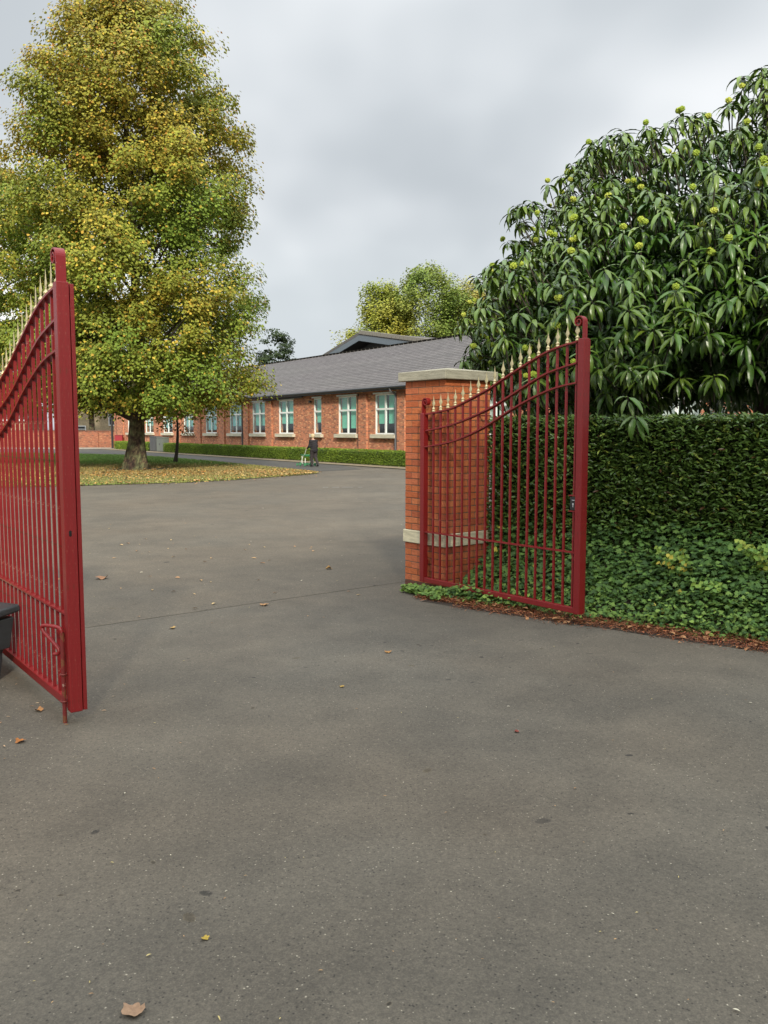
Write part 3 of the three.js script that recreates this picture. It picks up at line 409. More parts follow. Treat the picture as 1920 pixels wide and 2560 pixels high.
// ------------------------------------------------------------------ trees
function crownTree({ name, label, cat = 'tree', at, trunkR, trunkTop, hs, Rr, Rl, clumps, per, leaf, size, color, seed, bark = M.bark, droop = 0.5, holes = 0.34, inner = 0.42, flare = 0.9, depthScale = 1, clumpR = 0.75, limbs = 60, group, tall = 1, rough = 0.30 }) {
  const R = rng(seed), t = thing(name, label, cat, [at.x, 0, at.z], 0, group);
  const prof1 = (T, h) => { for (let i = 1; i < hs.length; i++) if (h <= hs[i]) return lerp(T[i - 1], T[i], (h - hs[i - 1]) / (hs[i] - hs[i - 1])); return T[T.length - 1]; };
  const lo = hs[0], hi = hs[hs.length - 1];
  const rad = (h, th) => { const c = Math.cos(th), k = 0.5 + 0.5 * c; return (prof1(Rl, h) * (1 - k) + prof1(Rr, h) * k) * lerp(1, depthScale, Math.abs(Math.sin(th))) * (1.01 - rough * 0.5 + rough * fbm(Math.cos(th) * 1.6 + seed, h * 0.42, Math.sin(th) * 1.6, 3)); };
  const tp = [], tr = [], steps = 16, lean = [(R() - 0.5) * 0.4, (R() - 0.5) * 0.4];
  for (let i = 0; i <= steps; i++) { const k = i / steps, y = trunkTop * k * (k < 0.12 ? 1 : 1); tp.push(V(lean[0] * k * k + 0.15 * Math.sin(k * 5), y, lean[1] * k * k)); tr.push(trunkR * (Math.pow(1 - k * 0.93, 1.5) + flare * Math.exp(-y / (trunkR * 1.0)))); }
  part('trunk', limb(tp, tr, 18, (k, a) => 1 + (0.05 + 0.22 * flare * Math.exp(-k * trunkTop / (trunkR * 1.4))) * Math.sin(a * 5 + 1 + 2 * Math.sin(a)) + 0.04 * Math.sin(a * 11 + k * 30)), bark, t);
  const cl = []; let guard = 0; const rmax = Math.max(...Rr, ...Rl);
  while (cl.length < clumps && guard++ < clumps * 40) {
    const h = lerp(lo, hi, R()), th = R() * 6.283, rr = rad(h, th); if (R() > rr / rmax) continue;
    const u = Math.pow(lerp(inner * inner, 1, R()), 0.5), r = rr * u, p = V(Math.cos(th) * r, h, Math.sin(th) * r);
    if (fbm(p.x * 0.42 + seed * 3, p.y * 0.55, p.z * 0.42, 3) < holes + 0.10 * u - 0.05) continue; cl.push([p, u, th]);
  }
  const br = []; let nl = 0;
  for (const [p, u] of cl) if (u > 0.6 && nl < limbs) { nl++; const y0 = Math.max(lo * 0.75, Math.min(trunkTop * 0.97, p.y - Math.hypot(p.x, p.z) * (0.45 + 0.4 * R()))), k = y0 / trunkTop, s = tp[Math.min(steps, Math.round(k * steps))].clone(); s.y = y0; const m = s.clone().lerp(p, 0.55).add(V((R() - 0.5) * 0.5, 0.12 * Math.hypot(p.x, p.z) * (R() + 0.3), (R() - 0.5) * 0.5)), c = curve([s, m, p], 7), r0 = trunkR * 0.26 * (1 - 0.7 * k); br.push(limb(c, c.map((_, i) => Math.max(0.012, r0 * (1 - i / 7.6))), 6)); }
  for (const [p] of cl) if (R() < 0.5) { const d = V((R() - 0.5) * 1.6, -0.2 + (R() - 0.5) * 0.8, (R() - 0.5) * 1.6).addScaledVector(p.clone().setY(0).normalize(), 0.5), e = p.clone().addScaledVector(d, clumpR * 0.9), s = p.clone().multiply(V(0.78, 1, 0.78)).add(V(0, -0.2, 0)); const c = curve([s, p, e], 4); br.push(limb(c, c.map((_, i) => 0.016 - 0.0032 * i), 4)); }
  if (br.length) part('branches', br, M.twig, t, 'stuff');
  const s = new Scatter();
  for (const [p, u] of cl) {
    const q = clumpR * (0.6 + 0.7 * R()), n = Math.round(per * (0.6 + 0.8 * R())), out = p.clone().setY(0).normalize(), tone = color(p, u, R), flatness = 0.42 + 0.25 * R();
    for (let i = 0; i < n; i++) {
      const a = R() * 6.283, rr = q * Math.pow(R(), 0.55), zz = (R() + R() - 1) * q * flatness * tall, dx = Math.cos(a) * rr, dz = Math.sin(a) * rr, pos = V(p.x + dx, p.y + zz - droop * 0.35 * rr * rr / q, p.z + dz);
      const d = V(Math.cos(a) + (R() - 0.5), -droop - 0.6 * R(), Math.sin(a) + (R() - 0.5)), nn = V((R() - 0.5) * 1.2, 0.8, (R() - 0.5) * 1.2).addScaledVector(out, 0.5);
      s.add(pos, d, nn, size * (0.65 + 0.7 * R()), tone(R), 1);
    }
  }
  const crown = s.build('crown', leaf, M.limeLeaf, t); 
  return t;
}
const limeTone = (base) => (p, u, R) => {
  const n = fbm(p.x * 0.33 + base, p.y * 0.30, p.z * 0.33, 3), top = sstep(8, 15, p.y), k = 0.85 + 0.3 * R();
  const green = [0.175, 0.255, 0.032], olive = [0.37, 0.31, 0.038], yellow = [0.66, 0.50, 0.07], brown = [0.46, 0.255, 0.04];
  const w = Math.min(1, Math.max(0, 0.20 + 1.9 * (n - 0.5) + 0.42 * top + 0.22 * (u - 0.8)));
  return Q => { const r = Q(), jt = 0.5; if (r < 0.05 + 0.17 * w * (1 - 0.5 * top)) return mixc(yellow, brown, Q() * 0.7, jt, Q); if (r < 0.16 && w > 0.5) return mixc(brown, [0.42, 0.17, 0.03], Q(), jt, Q); return mixc(green, olive, Math.min(1, w * (0.7 + 0.6 * Q())), jt, Q).multiplyScalar(k); };
};
crownTree({
  name: 'lime_tree', label: 'tallest tree, a broad yellowing lime with a thick trunk on the lawn', at: T0, trunkR: 0.37, trunkTop: 18.5, seed: 4, flare: 0.5,
  hs: [2.7, 3.3, 3.9, 5.2, 7.2, 8.9, 10.0, 11.2, 12.3, 13.8, 15.7, 17.5, 18.6, 19.4, 20.2],
  Rr: [3.4, 5.0, 5.4, 5.4, 5.2, 4.9, 4.5, 5.0, 5.5, 5.2, 4.6, 3.7, 2.7, 1.8, 0.5], Rl: [3.0, 4.2, 4.7, 5.1, 5.2, 5.0, 4.8, 4.7, 4.7, 4.5, 4.1, 3.2, 2.1, 1.2, 0.4],
  clumps: 1250, per: 200, leaf: heartLeaf, size: 0.105, color: limeTone(2), holes: 0.34, limbs: 80, clumpR: 0.68, inner: 0.3, tall: 1.6, rough: 0.36,
});
crownTree({
  name: 'lime_tree', label: 'yellow-green lime at the left edge seen behind the left gate', at: V(-20.3, 0, -42.5), trunkR: 0.4, trunkTop: 14, seed: 15,
  hs: [2.6, 4, 6, 9, 12, 13.5, 15, 16.6], Rr: [4, 5, 5.6, 5.5, 4.6, 3.3, 2.3, 1.2], Rl: [4, 5, 5.5, 5.5, 5, 4, 2.8, 0.8], clumps: 640, per: 170, leaf: heartLeaf, size: 0.115, color: limeTone(9), holes: 0.36, limbs: 50,
});
crownTree({
  name: 'sapling', label: 'thin young tree on the lawn right of the big lime trunk', at: V(-10.96, 0, -45.73), trunkR: 0.10, trunkTop: 5.4, seed: 25, flare: 0.3, hs: [1.5, 2.2, 3.5, 5, 5.8], Rr: [0.5, 1.1, 1.6, 1.3, 0.4], Rl: [0.5, 1.1, 1.5, 1.3, 0.4], clumps: 46, per: 46, leaf: heartLeaf, size: 0.10, clumpR: 0.36, bark: M.darkBark, holes: 0.2, limbs: 12,
  color: (p, u, R) => Q => mixc([0.13, 0.11, 0.03], [0.22, 0.12, 0.04], Q(), 0.5, Q),
});
const bgTone = (a, b) => (p, u, R) => { const n = fbm(p.x * 0.4 + a[0] * 50, p.y * 0.35, p.z * 0.4, 3), w = Math.min(1, Math.max(0, 0.5 + 2.4 * (n - 0.5))); return Q => mixc(a, b, w * (0.7 + 0.6 * Q()), 0.5, Q); };
for (const [label, x, z, top, rr, a, b, seed, base] of [
  ['yellowish tree behind the slate roof, left of the three', -0.4, -77, 14.6, 3.0, [0.27, 0.35, 0.05], [0.44, 0.42, 0.07], 61, 5],
  ['greenest tree behind the slate roof, middle of the three', 3.6, -76, 15.8, 3.5, [0.19, 0.28, 0.05], [0.34, 0.37, 0.075], 62, 5],
  ['palest yellow tree behind the slate roof, beside the chestnut', 7.6, -79, 15.2, 3.2, [0.33, 0.35, 0.09], [0.54, 0.46, 0.13], 63, 5],
]) crownTree({ name: 'tree', label, at: V(x, 0, z), trunkR: 0.22, trunkTop: top - 1.5, seed, flare: 0.3, hs: [base, base + 2, base + 4.5, top - 3, top - 1.4, top], Rr: [rr, rr * 1.2, rr * 1.2, rr * 0.98, rr * 0.62, 0.2], Rl: [rr, rr * 1.2, rr * 1.15, rr * 0.98, rr * 0.6, 0.2], clumps: 560, per: 75, leaf: heartLeaf, size: 0.16, clumpR: 0.55, color: bgTone(a, b), droop: -0.15, tall: 2.6, rough: 0.8, holes: 0.38, limbs: 50, group: 'trees beyond the slate roof' });
crownTree({ name: 'tree', label: 'small dark green tree just above the roof beside the big lime', at: V(-9.5, 0, -78), trunkR: 0.2, trunkTop: 8, seed: 66, flare: 0.3, hs: [4, 6, 8, 9.6, 10.6], Rr: [1.2, 1.8, 1.7, 1.2, 0.3], Rl: [1.4, 2.0, 1.8, 1.2, 0.3], clumps: 140, per: 70, leaf: heartLeaf, size: 0.14, clumpR: 0.5, color: bgTone([0.025, 0.045, 0.015], [0.05, 0.08, 0.02]), holes: 0.3, limbs: 20 });
crownTree({ name: 'tree', label: 'grey-trunked tree standing beyond the far garden wall', at: V(-30.9, 0, -92), trunkR: 0.42, trunkTop: 10, seed: 68, flare: 0.3, hs: [4.2, 6, 9, 12, 13.5], Rr: [2.5, 4, 4.5, 3, 0.8], Rl: [3, 4.5, 4.5, 3, 0.8], clumps: 200, per: 70, leaf: heartLeaf, size: 0.2, clumpR: 0.8, color: bgTone([0.10, 0.14, 0.02], [0.2, 0.2, 0.03]), holes: 0.3, limbs: 30 });

// tall street trees behind the viewer: their shade lies over the gateway
{
  const first = crownTree({ name: 'street_tree', label: 'tall street tree on the road behind the viewer', at: V(-13, 0, 19), trunkR: 0.35, trunkTop: 14, seed: 91, hs: [2.2, 4, 7, 10, 13, 15.5, 17.5], Rr: [3, 4.6, 5.2, 5.2, 4.6, 3.2, 1], Rl: [3, 4.6, 5.2, 5.2, 4.6, 3.2, 1], clumps: 420, per: 60, leaf: heartLeaf, size: 0.2, color: limeTone(5), holes: 0.25, limbs: 20, group: 'street trees behind the viewer' });
  for (const [x, z, a] of [[-4.5, 20.5, 1], [4.2, 19, 2.2], [12.5, 20, 4]]) { const c = first.clone(); c.name = numbered('street_tree'); c.position.set(x, 0, z); c.rotation.y = a; c.scale.setScalar(x > 3 ? 1.05 : 0.98); scene.add(c); }
}
// the sweet chestnut behind the tall hedge
{
  const R = rng(90), C = V(5.45, 0, -12.6), t = thing('chestnut_tree', 'sweet chestnut tree with long drooping leaves and spiky green burrs behind the hedge', 'tree', [C.x, 0, C.z]);
  const lobes = [[V(0.35, 3.5, 0), V(4.15, 2.68, 4.1)], [V(-1.95, 3.0, 2.0), V(2.25, 1.45, 1.95)], [V(-0.3, 3.0, 2.3), V(2.6, 1.5, 1.9)], [V(2.4, 3.4, 2.2), V(2.4, 2.3, 1.8)], [V(-2.55, 3.1, -0.4), V(1.7, 1.45, 1.8)]];
  const tp = curve([V(0.05, 0, 0), V(-0.02, 1, 0), V(0.05, 2.2, 0.05), V(0.1, 3.6, 0)], 10); part('trunk', limb(tp, tp.map((_, i) => 0.235 - 0.012 * i + (i < 2 ? 0.06 * (2 - i) : 0)), 14, (k, a) => 1 + 0.05 * Math.sin(a * 6 + k * 3)), M.darkBark, t);
  const low = p => p.y < 2.0 + 0.45 * sstep(0.27, 0.36, (p.x + 5.45) / (12.6 - p.z)) + 0.25 * fbm(p.x * 1.2, p.z * 1.2, 4, 2);
  const tips = [], view = V(-0.40, 0.12, 0.91).normalize();
  const inside = (p, s) => lobes.some(([c, r], i) => i !== s && ((p.x - c.x) / r.x) ** 2 + ((p.y - c.y) / r.y) ** 2 + ((p.z - c.z) / r.z) ** 2 < 0.72);
  const sample = (n, k0, k1, test) => { let g = 0, c = 0; while (c < n && g++ < n * 30) { const w = R(), si = w < 0.54 ? 0 : w < 0.68 ? 1 : w < 0.80 ? 2 : w < 0.91 ? 3 : 4, [lc, lr] = lobes[si]; const th = R() * 6.283, cy = R() * 1.8 - 0.8, sy = Math.sqrt(1 - cy * cy), nrm = V(Math.cos(th) * sy, cy, Math.sin(th) * sy), k = lerp(k0, k1, R()) * (0.72 + 0.56 * fbm(nrm.x * 3.2 + si * 7, nrm.y * 3.2, nrm.z * 3.2, 3)); const p = lc.clone().add(V(nrm.x * lr.x * k, nrm.y * lr.y * k, nrm.z * lr.z * k)); if (low(p) || p.x > 4.2 || (test && inside(p, si))) continue; if (nrm.dot(view) < -0.15 && R() < (test ? 0.8 : 0.5)) continue; c++; tips.push([p, nrm, test]); } };
  sample(1350, 0.93, 1.03, true); sample(4000, 0.50, 0.92, false);
  for (let i = 0; i < 2000; i++) { const a = R() * 6.28, q = 3.9 * Math.sqrt(R()); const lp = V(Math.cos(a) * q + 0.3, 1.86 + 0.9 * R(), Math.sin(a) * q); if (lp.y < 2.05 + 0.4 * R() && (lp.x + 5.45) / (12.6 - lp.z) > 0.31) continue; tips.push([lp, V(Math.cos(a), -0.5, Math.sin(a)).normalize(), false]); }
  // hanging sprays low on the camera side
  for (const [x, y, z] of [[2.30, 2.02, -8.28], [2.36, 1.84, -8.22], [2.6, 2.3, -8.6], [3.1, 2.25, -9.2], [3.6, 2.2, -9.6], [4.0, 2.35, -10.2], [4.6, 2.28, -10.6], [3.2, 2.1, -10.2], [2.9, 2.2, -9.7], [3.9, 2.2, -11], [2.05, 2.5, -8.9], [1.6, 2.25, -9.3], [3.35, 2.25, -8.9], [4.2, 2.2, -9.2], [3.75, 2.4, -9.0], [2.75, 2.5, -9.0], [1.35, 2.75, -9.9], [1.25, 2.35, -9.9], [4.7, 2.3, -9.6]]) tips.push([V(x - C.x, y, z - C.z), V(-0.3, 0.15, 0.9).normalize(), true, 1]);
  const leafG = [longLeaf(1.0, 0.132, 0.40), longLeaf(1.45, 0.138, 0.5), longLeaf(0.6, 0.128, 0.32)], all = [], burrs = [], stalks = [];
  const cam = V(-C.x, 1.7, -C.z);
  for (const [p, nrm, outer, hang] of tips) {
    const ax = nrm.clone().multiplyScalar(0.75).add(V((R() - 0.5) * 0.5, 0.55 + 0.3 * R(), (R() - 0.5) * 0.5)).normalize(), s1 = V(0.3, 0.1, 1).cross(ax).normalize(), s2 = ax.clone().cross(s1), n = outer ? 8 + Math.floor(R() * 5) : 8, a0 = R() * 6.28;
    for (let i = 0; i < n; i++) { const a = a0 + i * 2.399, rad = s1.clone().multiplyScalar(Math.cos(a)).addScaledVector(s2, Math.sin(a)), lift = outer ? 0.34 - 0.9 * i / n + (R() - 0.5) * 0.5 : (R() - 0.5); const d = rad.clone().addScaledVector(ax, lift).add(V(0, -0.6 * R() - (hang ? 0.35 : 0.22), 0)).normalize(); const nn = ax.clone().multiplyScalar(0.6).add(V(0, 0.7, 0)); const len = (0.13 + 0.115 * R()) * (outer ? 1 : 1.05); all.push([p.clone().addScaledVector(ax, -0.07 * i / n).addScaledVector(rad, 0.015), d, nn, len, outer, R()]); }
    if (outer) { stalks.push(limb([p.clone().addScaledVector(ax, -0.45).add(V(0, 0.02, 0)), p.clone().addScaledVector(ax, -0.15), p], [0.009, 0.007, 0.005], 5)); if ((R() < 0.34 && nrm.dot(view) > 0.0 && nrm.y < 0.93) || hang) { const k = 1 + (R() < 0.4 ? 1 : 0) + (R() < 0.08 ? 1 : 0); for (let i = 0; i < k; i++) burrs.push([p.clone().addScaledVector(ax, 0.04).add(V((R() - 0.5) * 0.085, 0.012 + (R() - 0.5) * 0.045, (R() - 0.5) * 0.085).multiplyScalar(k > 1 ? 1.1 : 0.3)).addScaledVector(V(cam.x - p.x, 0, cam.z - p.z).normalize(), 0.05), 0.028 + 0.009 * R()]); } }
  }
  const bark = []; for (let i = 0; i < 46; i++) { const [p] = tips[Math.floor(R() * 760)], s = V(0.05, 1.9 + 1.5 * R(), 0), m = s.clone().lerp(p, 0.5).add(V(0, 0.25, 0)), c = curve([s, m, p], 8); bark.push(limb(c, c.map((_, k) => 0.07 * (1 - k / 9) + 0.006), 6)); }
  part('branches', [...bark, ...stalks], M.darkBark, t, 'stuff');
  const score = ([p, , , len, outer]) => outer ? len / Math.hypot(p.x - cam.x, p.y - cam.y, p.z - cam.z) * (Math.atan2(p.x - cam.x, cam.z - p.z) < 0.46 ? 1 : 0) : 0;
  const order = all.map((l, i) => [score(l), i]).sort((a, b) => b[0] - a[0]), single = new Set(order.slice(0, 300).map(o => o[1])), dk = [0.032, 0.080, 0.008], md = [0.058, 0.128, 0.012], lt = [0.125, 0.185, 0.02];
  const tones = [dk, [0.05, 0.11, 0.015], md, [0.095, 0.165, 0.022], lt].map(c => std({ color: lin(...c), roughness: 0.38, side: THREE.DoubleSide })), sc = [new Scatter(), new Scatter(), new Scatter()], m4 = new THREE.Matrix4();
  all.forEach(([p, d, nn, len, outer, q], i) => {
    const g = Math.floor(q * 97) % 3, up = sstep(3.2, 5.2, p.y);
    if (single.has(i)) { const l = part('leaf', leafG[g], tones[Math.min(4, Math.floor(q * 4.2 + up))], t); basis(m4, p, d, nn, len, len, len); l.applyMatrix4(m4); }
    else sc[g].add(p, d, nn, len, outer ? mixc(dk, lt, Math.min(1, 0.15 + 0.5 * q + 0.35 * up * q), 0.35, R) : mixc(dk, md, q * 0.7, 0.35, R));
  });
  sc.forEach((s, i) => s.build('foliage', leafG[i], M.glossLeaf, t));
  const burrG = [0, 1, 2].map(k => { const g = new THREE.IcosahedronGeometry(1, 5), p = g.attributes.position, v = V(); for (let i = 0; i < p.count; i++) { v.fromBufferAttribute(p, i); const h = hash3(Math.round(v.x * 400), Math.round(v.y * 400), Math.round(v.z * 400) + k); v.multiplyScalar((h > 0.62 ? 1.22 : 0.93) * (1 + 0.06 * Math.sin(v.x * 3 + k * 2))); p.setXYZ(i, v.x, v.y * 0.9, v.z); } g.computeVertexNormals(); return g; });
  const bm = [[0.31, 0.37, 0.04], [0.26, 0.34, 0.035], [0.36, 0.39, 0.055]].map(c => std({ color: lin(...c), roughness: 0.8 }));
  burrs.slice(0, 290).forEach(([p, r], i) => { const b = part('burr', burrG[i % 3], bm[i % 3], t); b.position.copy(p); b.scale.setScalar(r); b.rotation.y = i; });
}

// ------------------------------------------------------------------ school building
const B0 = along(0, 1.9), bturn = Math.atan2(-(-hd.z), -hd.x); // local +x runs toward the right, so s = -x
{
  const t = thing('school_building', 'long single storey red brick building with slate roof and green window blinds', 'building', [B0.x, 0, B0.z], bturn);
  // local frame: x = -s, z outward (toward the yard)
  const wins = [[3.48, 5.36, 0], [7.23, 9.16, 1], [11.11, 12.04, 2], [14.62, 16.64, 3], [18.53, 20.59, 4], [22.3, 24.42, 5], [26.82, 28.95, 6], [31.47, 33.61, 7], [36.2, 38.45, 8], [41.0, 43.19, 9], [46.2, 48.4, 10], [-0.9, 1.0, 11], [-5.2, -3.2, 12], [-14.6, -12.6, 12]];
  const S0 = -16.6, S1 = 52.4, EH = 3.78, wy0 = 1.5, wy1 = 3.56;
  const wall = new THREE.Shape([new THREE.Vector2(-S1, 0), new THREE.Vector2(-S0, 0), new THREE.Vector2(-S0, EH), new THREE.Vector2(-S1, EH)]);
  for (const [a, b] of wins) wall.holes.push(new THREE.Path([new THREE.Vector2(-b, wy0), new THREE.Vector2(-b, wy1), new THREE.Vector2(-a, wy1), new THREE.Vector2(-a, wy0)]));
  const wg = new THREE.ExtrudeGeometry(wall, { depth: 0.3, bevelEnabled: false }); wg.translate(0, 0, -0.3);
  part('front_wall', wg, M.wallBrick, t);
  const gable = x => { const g = new THREE.ExtrudeGeometry(new THREE.Shape([new THREE.Vector2(0, 0), new THREE.Vector2(8.0, 0), new THREE.Vector2(8.0, EH), new THREE.Vector2(4, 6.45), new THREE.Vector2(0, EH)]), { depth: 0.3, bevelEnabled: false }); g.rotateY(Math.PI / 2); g.translate(x, 0, -0.3); return g; };
  part('end_wall', gable(-S1), M.wallBrick, t); part('end_wall', gable(-S0 - 0.3), M.wallBrick, t);
  part('rear_wall', box(S1 - S0, EH, 0.3, -(S0 + S1) / 2, EH / 2, -8.15), M.wallBrick, t);
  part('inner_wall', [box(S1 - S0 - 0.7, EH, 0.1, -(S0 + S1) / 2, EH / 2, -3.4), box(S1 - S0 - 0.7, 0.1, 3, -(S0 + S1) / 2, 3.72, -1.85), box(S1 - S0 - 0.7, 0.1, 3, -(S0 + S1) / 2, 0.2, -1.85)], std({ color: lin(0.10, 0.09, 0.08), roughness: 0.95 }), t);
  for (const [a, b] of [[2.5, 3.16], [6.06, 6.86], [17.5, 18.42], [21.1, 21.85], [25.2, 26.1], [29.8, 30.7], [34.3, 35.3], [39.2, 40.2], [44.1, 45.1], [49.6, 52.4]]) part('pilaster', [box(b - a, 3.5, 0.11, -(a + b) / 2, 1.75, 0.055), box(b - a - 0.12, 0.08, 0.07, -(a + b) / 2, 3.54, 0.035)], M.wallBrick, t);
  part('brick_corbel', [box(S1 - S0, 0.075, 0.05, -(S0 + S1) / 2, 3.70, 0.025)], M.wallBrick, t);
  const blinds = [[0.20, 0.60, 0.45], [0.18, 0.55, 0.44], [0.16, 0.48, 0.46], [0.70, 0.70, 0.66]].map(c => std({ color: lin(...c), roughness: 0.85 })), bl = [2.05, 1.82, 2.16, 2.12, 2.02, 2.0, 1.75, 2.0, 1.9, 2.1, 2.0, 2.0, 2.0];
  for (const [a, b, k] of wins) {
    const w = new THREE.Group(); w.name = 'window'; w.position.set(-(a + b) / 2, 0, 0); t.add(w); const W = b - a, H = wy1 - wy0, cy = (wy0 + wy1) / 2, tr = wy1 - H * 0.37, f = [];
    f.push(box(0.065, H, 0.08, -W / 2 + 0.0325, cy, -0.07), box(0.065, H, 0.08, W / 2 - 0.0325, cy, -0.07), box(W - 0.13, 0.065, 0.08, 0, wy1 - 0.0325, -0.07), box(W - 0.13, 0.07, 0.08, 0, wy0 + 0.035, -0.07), box(W - 0.13, 0.095, 0.076, 0, tr, -0.07));
    const narrow = W < 1.2; if (!narrow) f.push(box(0.115, H - 0.135, 0.072, 0, cy, -0.07));
    part('frame', f, M.white, w);
    part('lintel', box(W + 0.22, 0.075, 0.08, 0, wy1 + 0.05, 0.03), M.white, w);
    part('sill', rbox(W + 0.44, 0.2, 0.42, 0, wy0 - 0.1, -0.02, 0.012), M.sill, w);
    const cells = narrow ? [[0, W - 0.13]] : [[-(W / 4 - 0.004), W / 2 - 0.1225], [W / 4 - 0.004, W / 2 - 0.1225]];
    for (const [cx, cw] of cells) for (const [y0, y1] of [[wy0 + 0.07, tr - 0.0475], [tr + 0.0475, wy1 - 0.065]]) part('pane', box(cw - 0.002, y1 - y0 - 0.002, 0.012, cx, (y0 + y1) / 2, -0.075), M.glass, w);
    for (const [cx, cw] of cells) part('blind', box(cw - 0.06, wy1 - bl[k] - 0.05, 0.006, cx, (wy1 - 0.05 + bl[k]) / 2, -0.2), blinds[k > 10 ? 3 : k > 4 ? 2 : k > 2 ? 1 : 0], w);
  }
  // roof: slates laid course by course, each with its own tone
  const R = rng(17), e0 = [0.34, 3.86], e1 = [-4.2, 6.62], N = 26, pos = [], nor = [], col = [], uv = [], sl = Math.hypot(e1[0] - e0[0], e1[1] - e0[1]), ux = (e1[0] - e0[0]) / sl, uy = (e1[1] - e0[1]) / sl, nx = uy, ny = -ux;
  const tri = (a, b, c, n, k, w) => { for (const p of [a, b, c]) { pos.push(p[0], p[1], p[2]); nor.push(n[0], n[1], n[2]); col.push(...k); uv.push(p[0], w); } };
  const put = (x0, x1, z0, y0, z1, y1, n, k, w) => { const A = [x0, y0, z0], B = [x1, y0, z0], C = [x1, y1, z1], D = [x0, y1, z1]; tri(A, B, C, n, k, w); tri(A, C, D, n, k, w); };
  for (let i = 0; i < N; i++) { const l0 = i / N * sl, l1 = (i + 1) / N * sl + 0.02, th = 0.013; const band = 0.94 + 0.12 * R();
    for (let x = -S1 - 0.2 + (i % 2 ? 0.15 : 0); x < -S0; x += 0.3) { const q = (0.90 + 0.20 * R()) * band, m = fbm(x * 0.2, i * 0.2, 3, 2), k = [0.155 * q, 0.139 * q * (0.97 + 0.06 * m), 0.141 * q]; const lift = th * (0.85 + 0.3 * R());
      const z0 = e0[0] + ux * l0 + nx * lift, y0 = e0[1] + uy * l0 + ny * lift, z1 = e0[0] + ux * l1, y1 = e0[1] + uy * l1; put(x, x + 0.292, z0, y0, z1, y1, [0, ny, nx], k, l0); put(x, x + 0.292, e0[0] + ux * l0, e0[1] + uy * l0, z0, y0, [0, -uy * 0.6, 0.8], k, l0); } }
  const rg = new THREE.BufferGeometry(); for (const [n, a, s] of [['position', pos, 3], ['normal', nor, 3], ['color', col, 3], ['uv', uv, 2]]) rg.setAttribute(n, new THREE.Float32BufferAttribute(a, s));
  const roofBase = new THREE.ExtrudeGeometry(new THREE.Shape([new THREE.Vector2(0.33, 3.84), new THREE.Vector2(-4.2, 6.6), new THREE.Vector2(-8.7, 3.84)]), { depth: S1 - S0 + 0.3, bevelEnabled: false }); roofBase.rotateY(Math.PI / 2); // shape x -> -z
  roofBase.scale(1, 1, -1); const rb = roofBase.index ? roofBase.toNonIndexed() : roofBase; { const p = rb.attributes.position; for (let i = 0; i < p.count; i += 3) { const a = [p.getX(i), p.getY(i), p.getZ(i)]; p.setXYZ(i, p.getX(i + 2), p.getY(i + 2), p.getZ(i + 2)); p.setXYZ(i + 2, ...a); } rb.computeVertexNormals(); }
  rb.translate(-S1 - 0.15, 0, 0); metricUV(rb, (x, y, z) => [x, z]);
  const roof = part('roof', rb, M.ridge, t); part('slates', rg, M.slate, roof, 'stuff'); M.slate.side = THREE.DoubleSide;
  const rt = []; for (let x = -S1; x < -S0; x += 0.46) { const g = new THREE.CylinderGeometry(0.13, 0.13, 0.45, 10, 1, false, 0, Math.PI); g.rotateZ(Math.PI / 2); g.rotateX(-Math.PI / 2 + 0); g.translate(x, 6.60 + 0.004 * R(), -4.2); rt.push(g); }
  part('ridge_tiles', rt, M.ridge, roof, 'stuff');
  part('gutter', [limb([V(-S1 - 0.1, 3.84, 0.42), V(-S0, 3.84, 0.42)], 0.07, 10), box(S1 - S0, 0.17, 0.03, -(S0 + S1) / 2, 3.80, 0.30)], M.gutter, t);
  part('eave_pipe', limb([V(-18.6, 3.62, 0.13), V(-13.2, 3.68, 0.13)], 0.05, 8), M.gutter, t);
  for (const s of [3.28, 22.05]) part('downpipe', limb(curve([V(-s - 0.05, 3.8, 0.42), V(-s - 0.05, 3.66, 0.38), V(-s, 3.5, 0.12), V(-s, 3.2, 0.11), V(-s, 1.5, 0.11), V(-s, 0, 0.11)], 24), 0.055, 9), M.pipe, t);
  part('downpipe', limb([V(-6.98, 3.7, 0.04), V(-6.98, 0, 0.04)], 0.03, 6), M.gutter, t);
  part('vent', [rbox(0.16, 0.12, 0.14, -12.35, 3.38, 0.07, 0.02)], M.gutter, t);
}
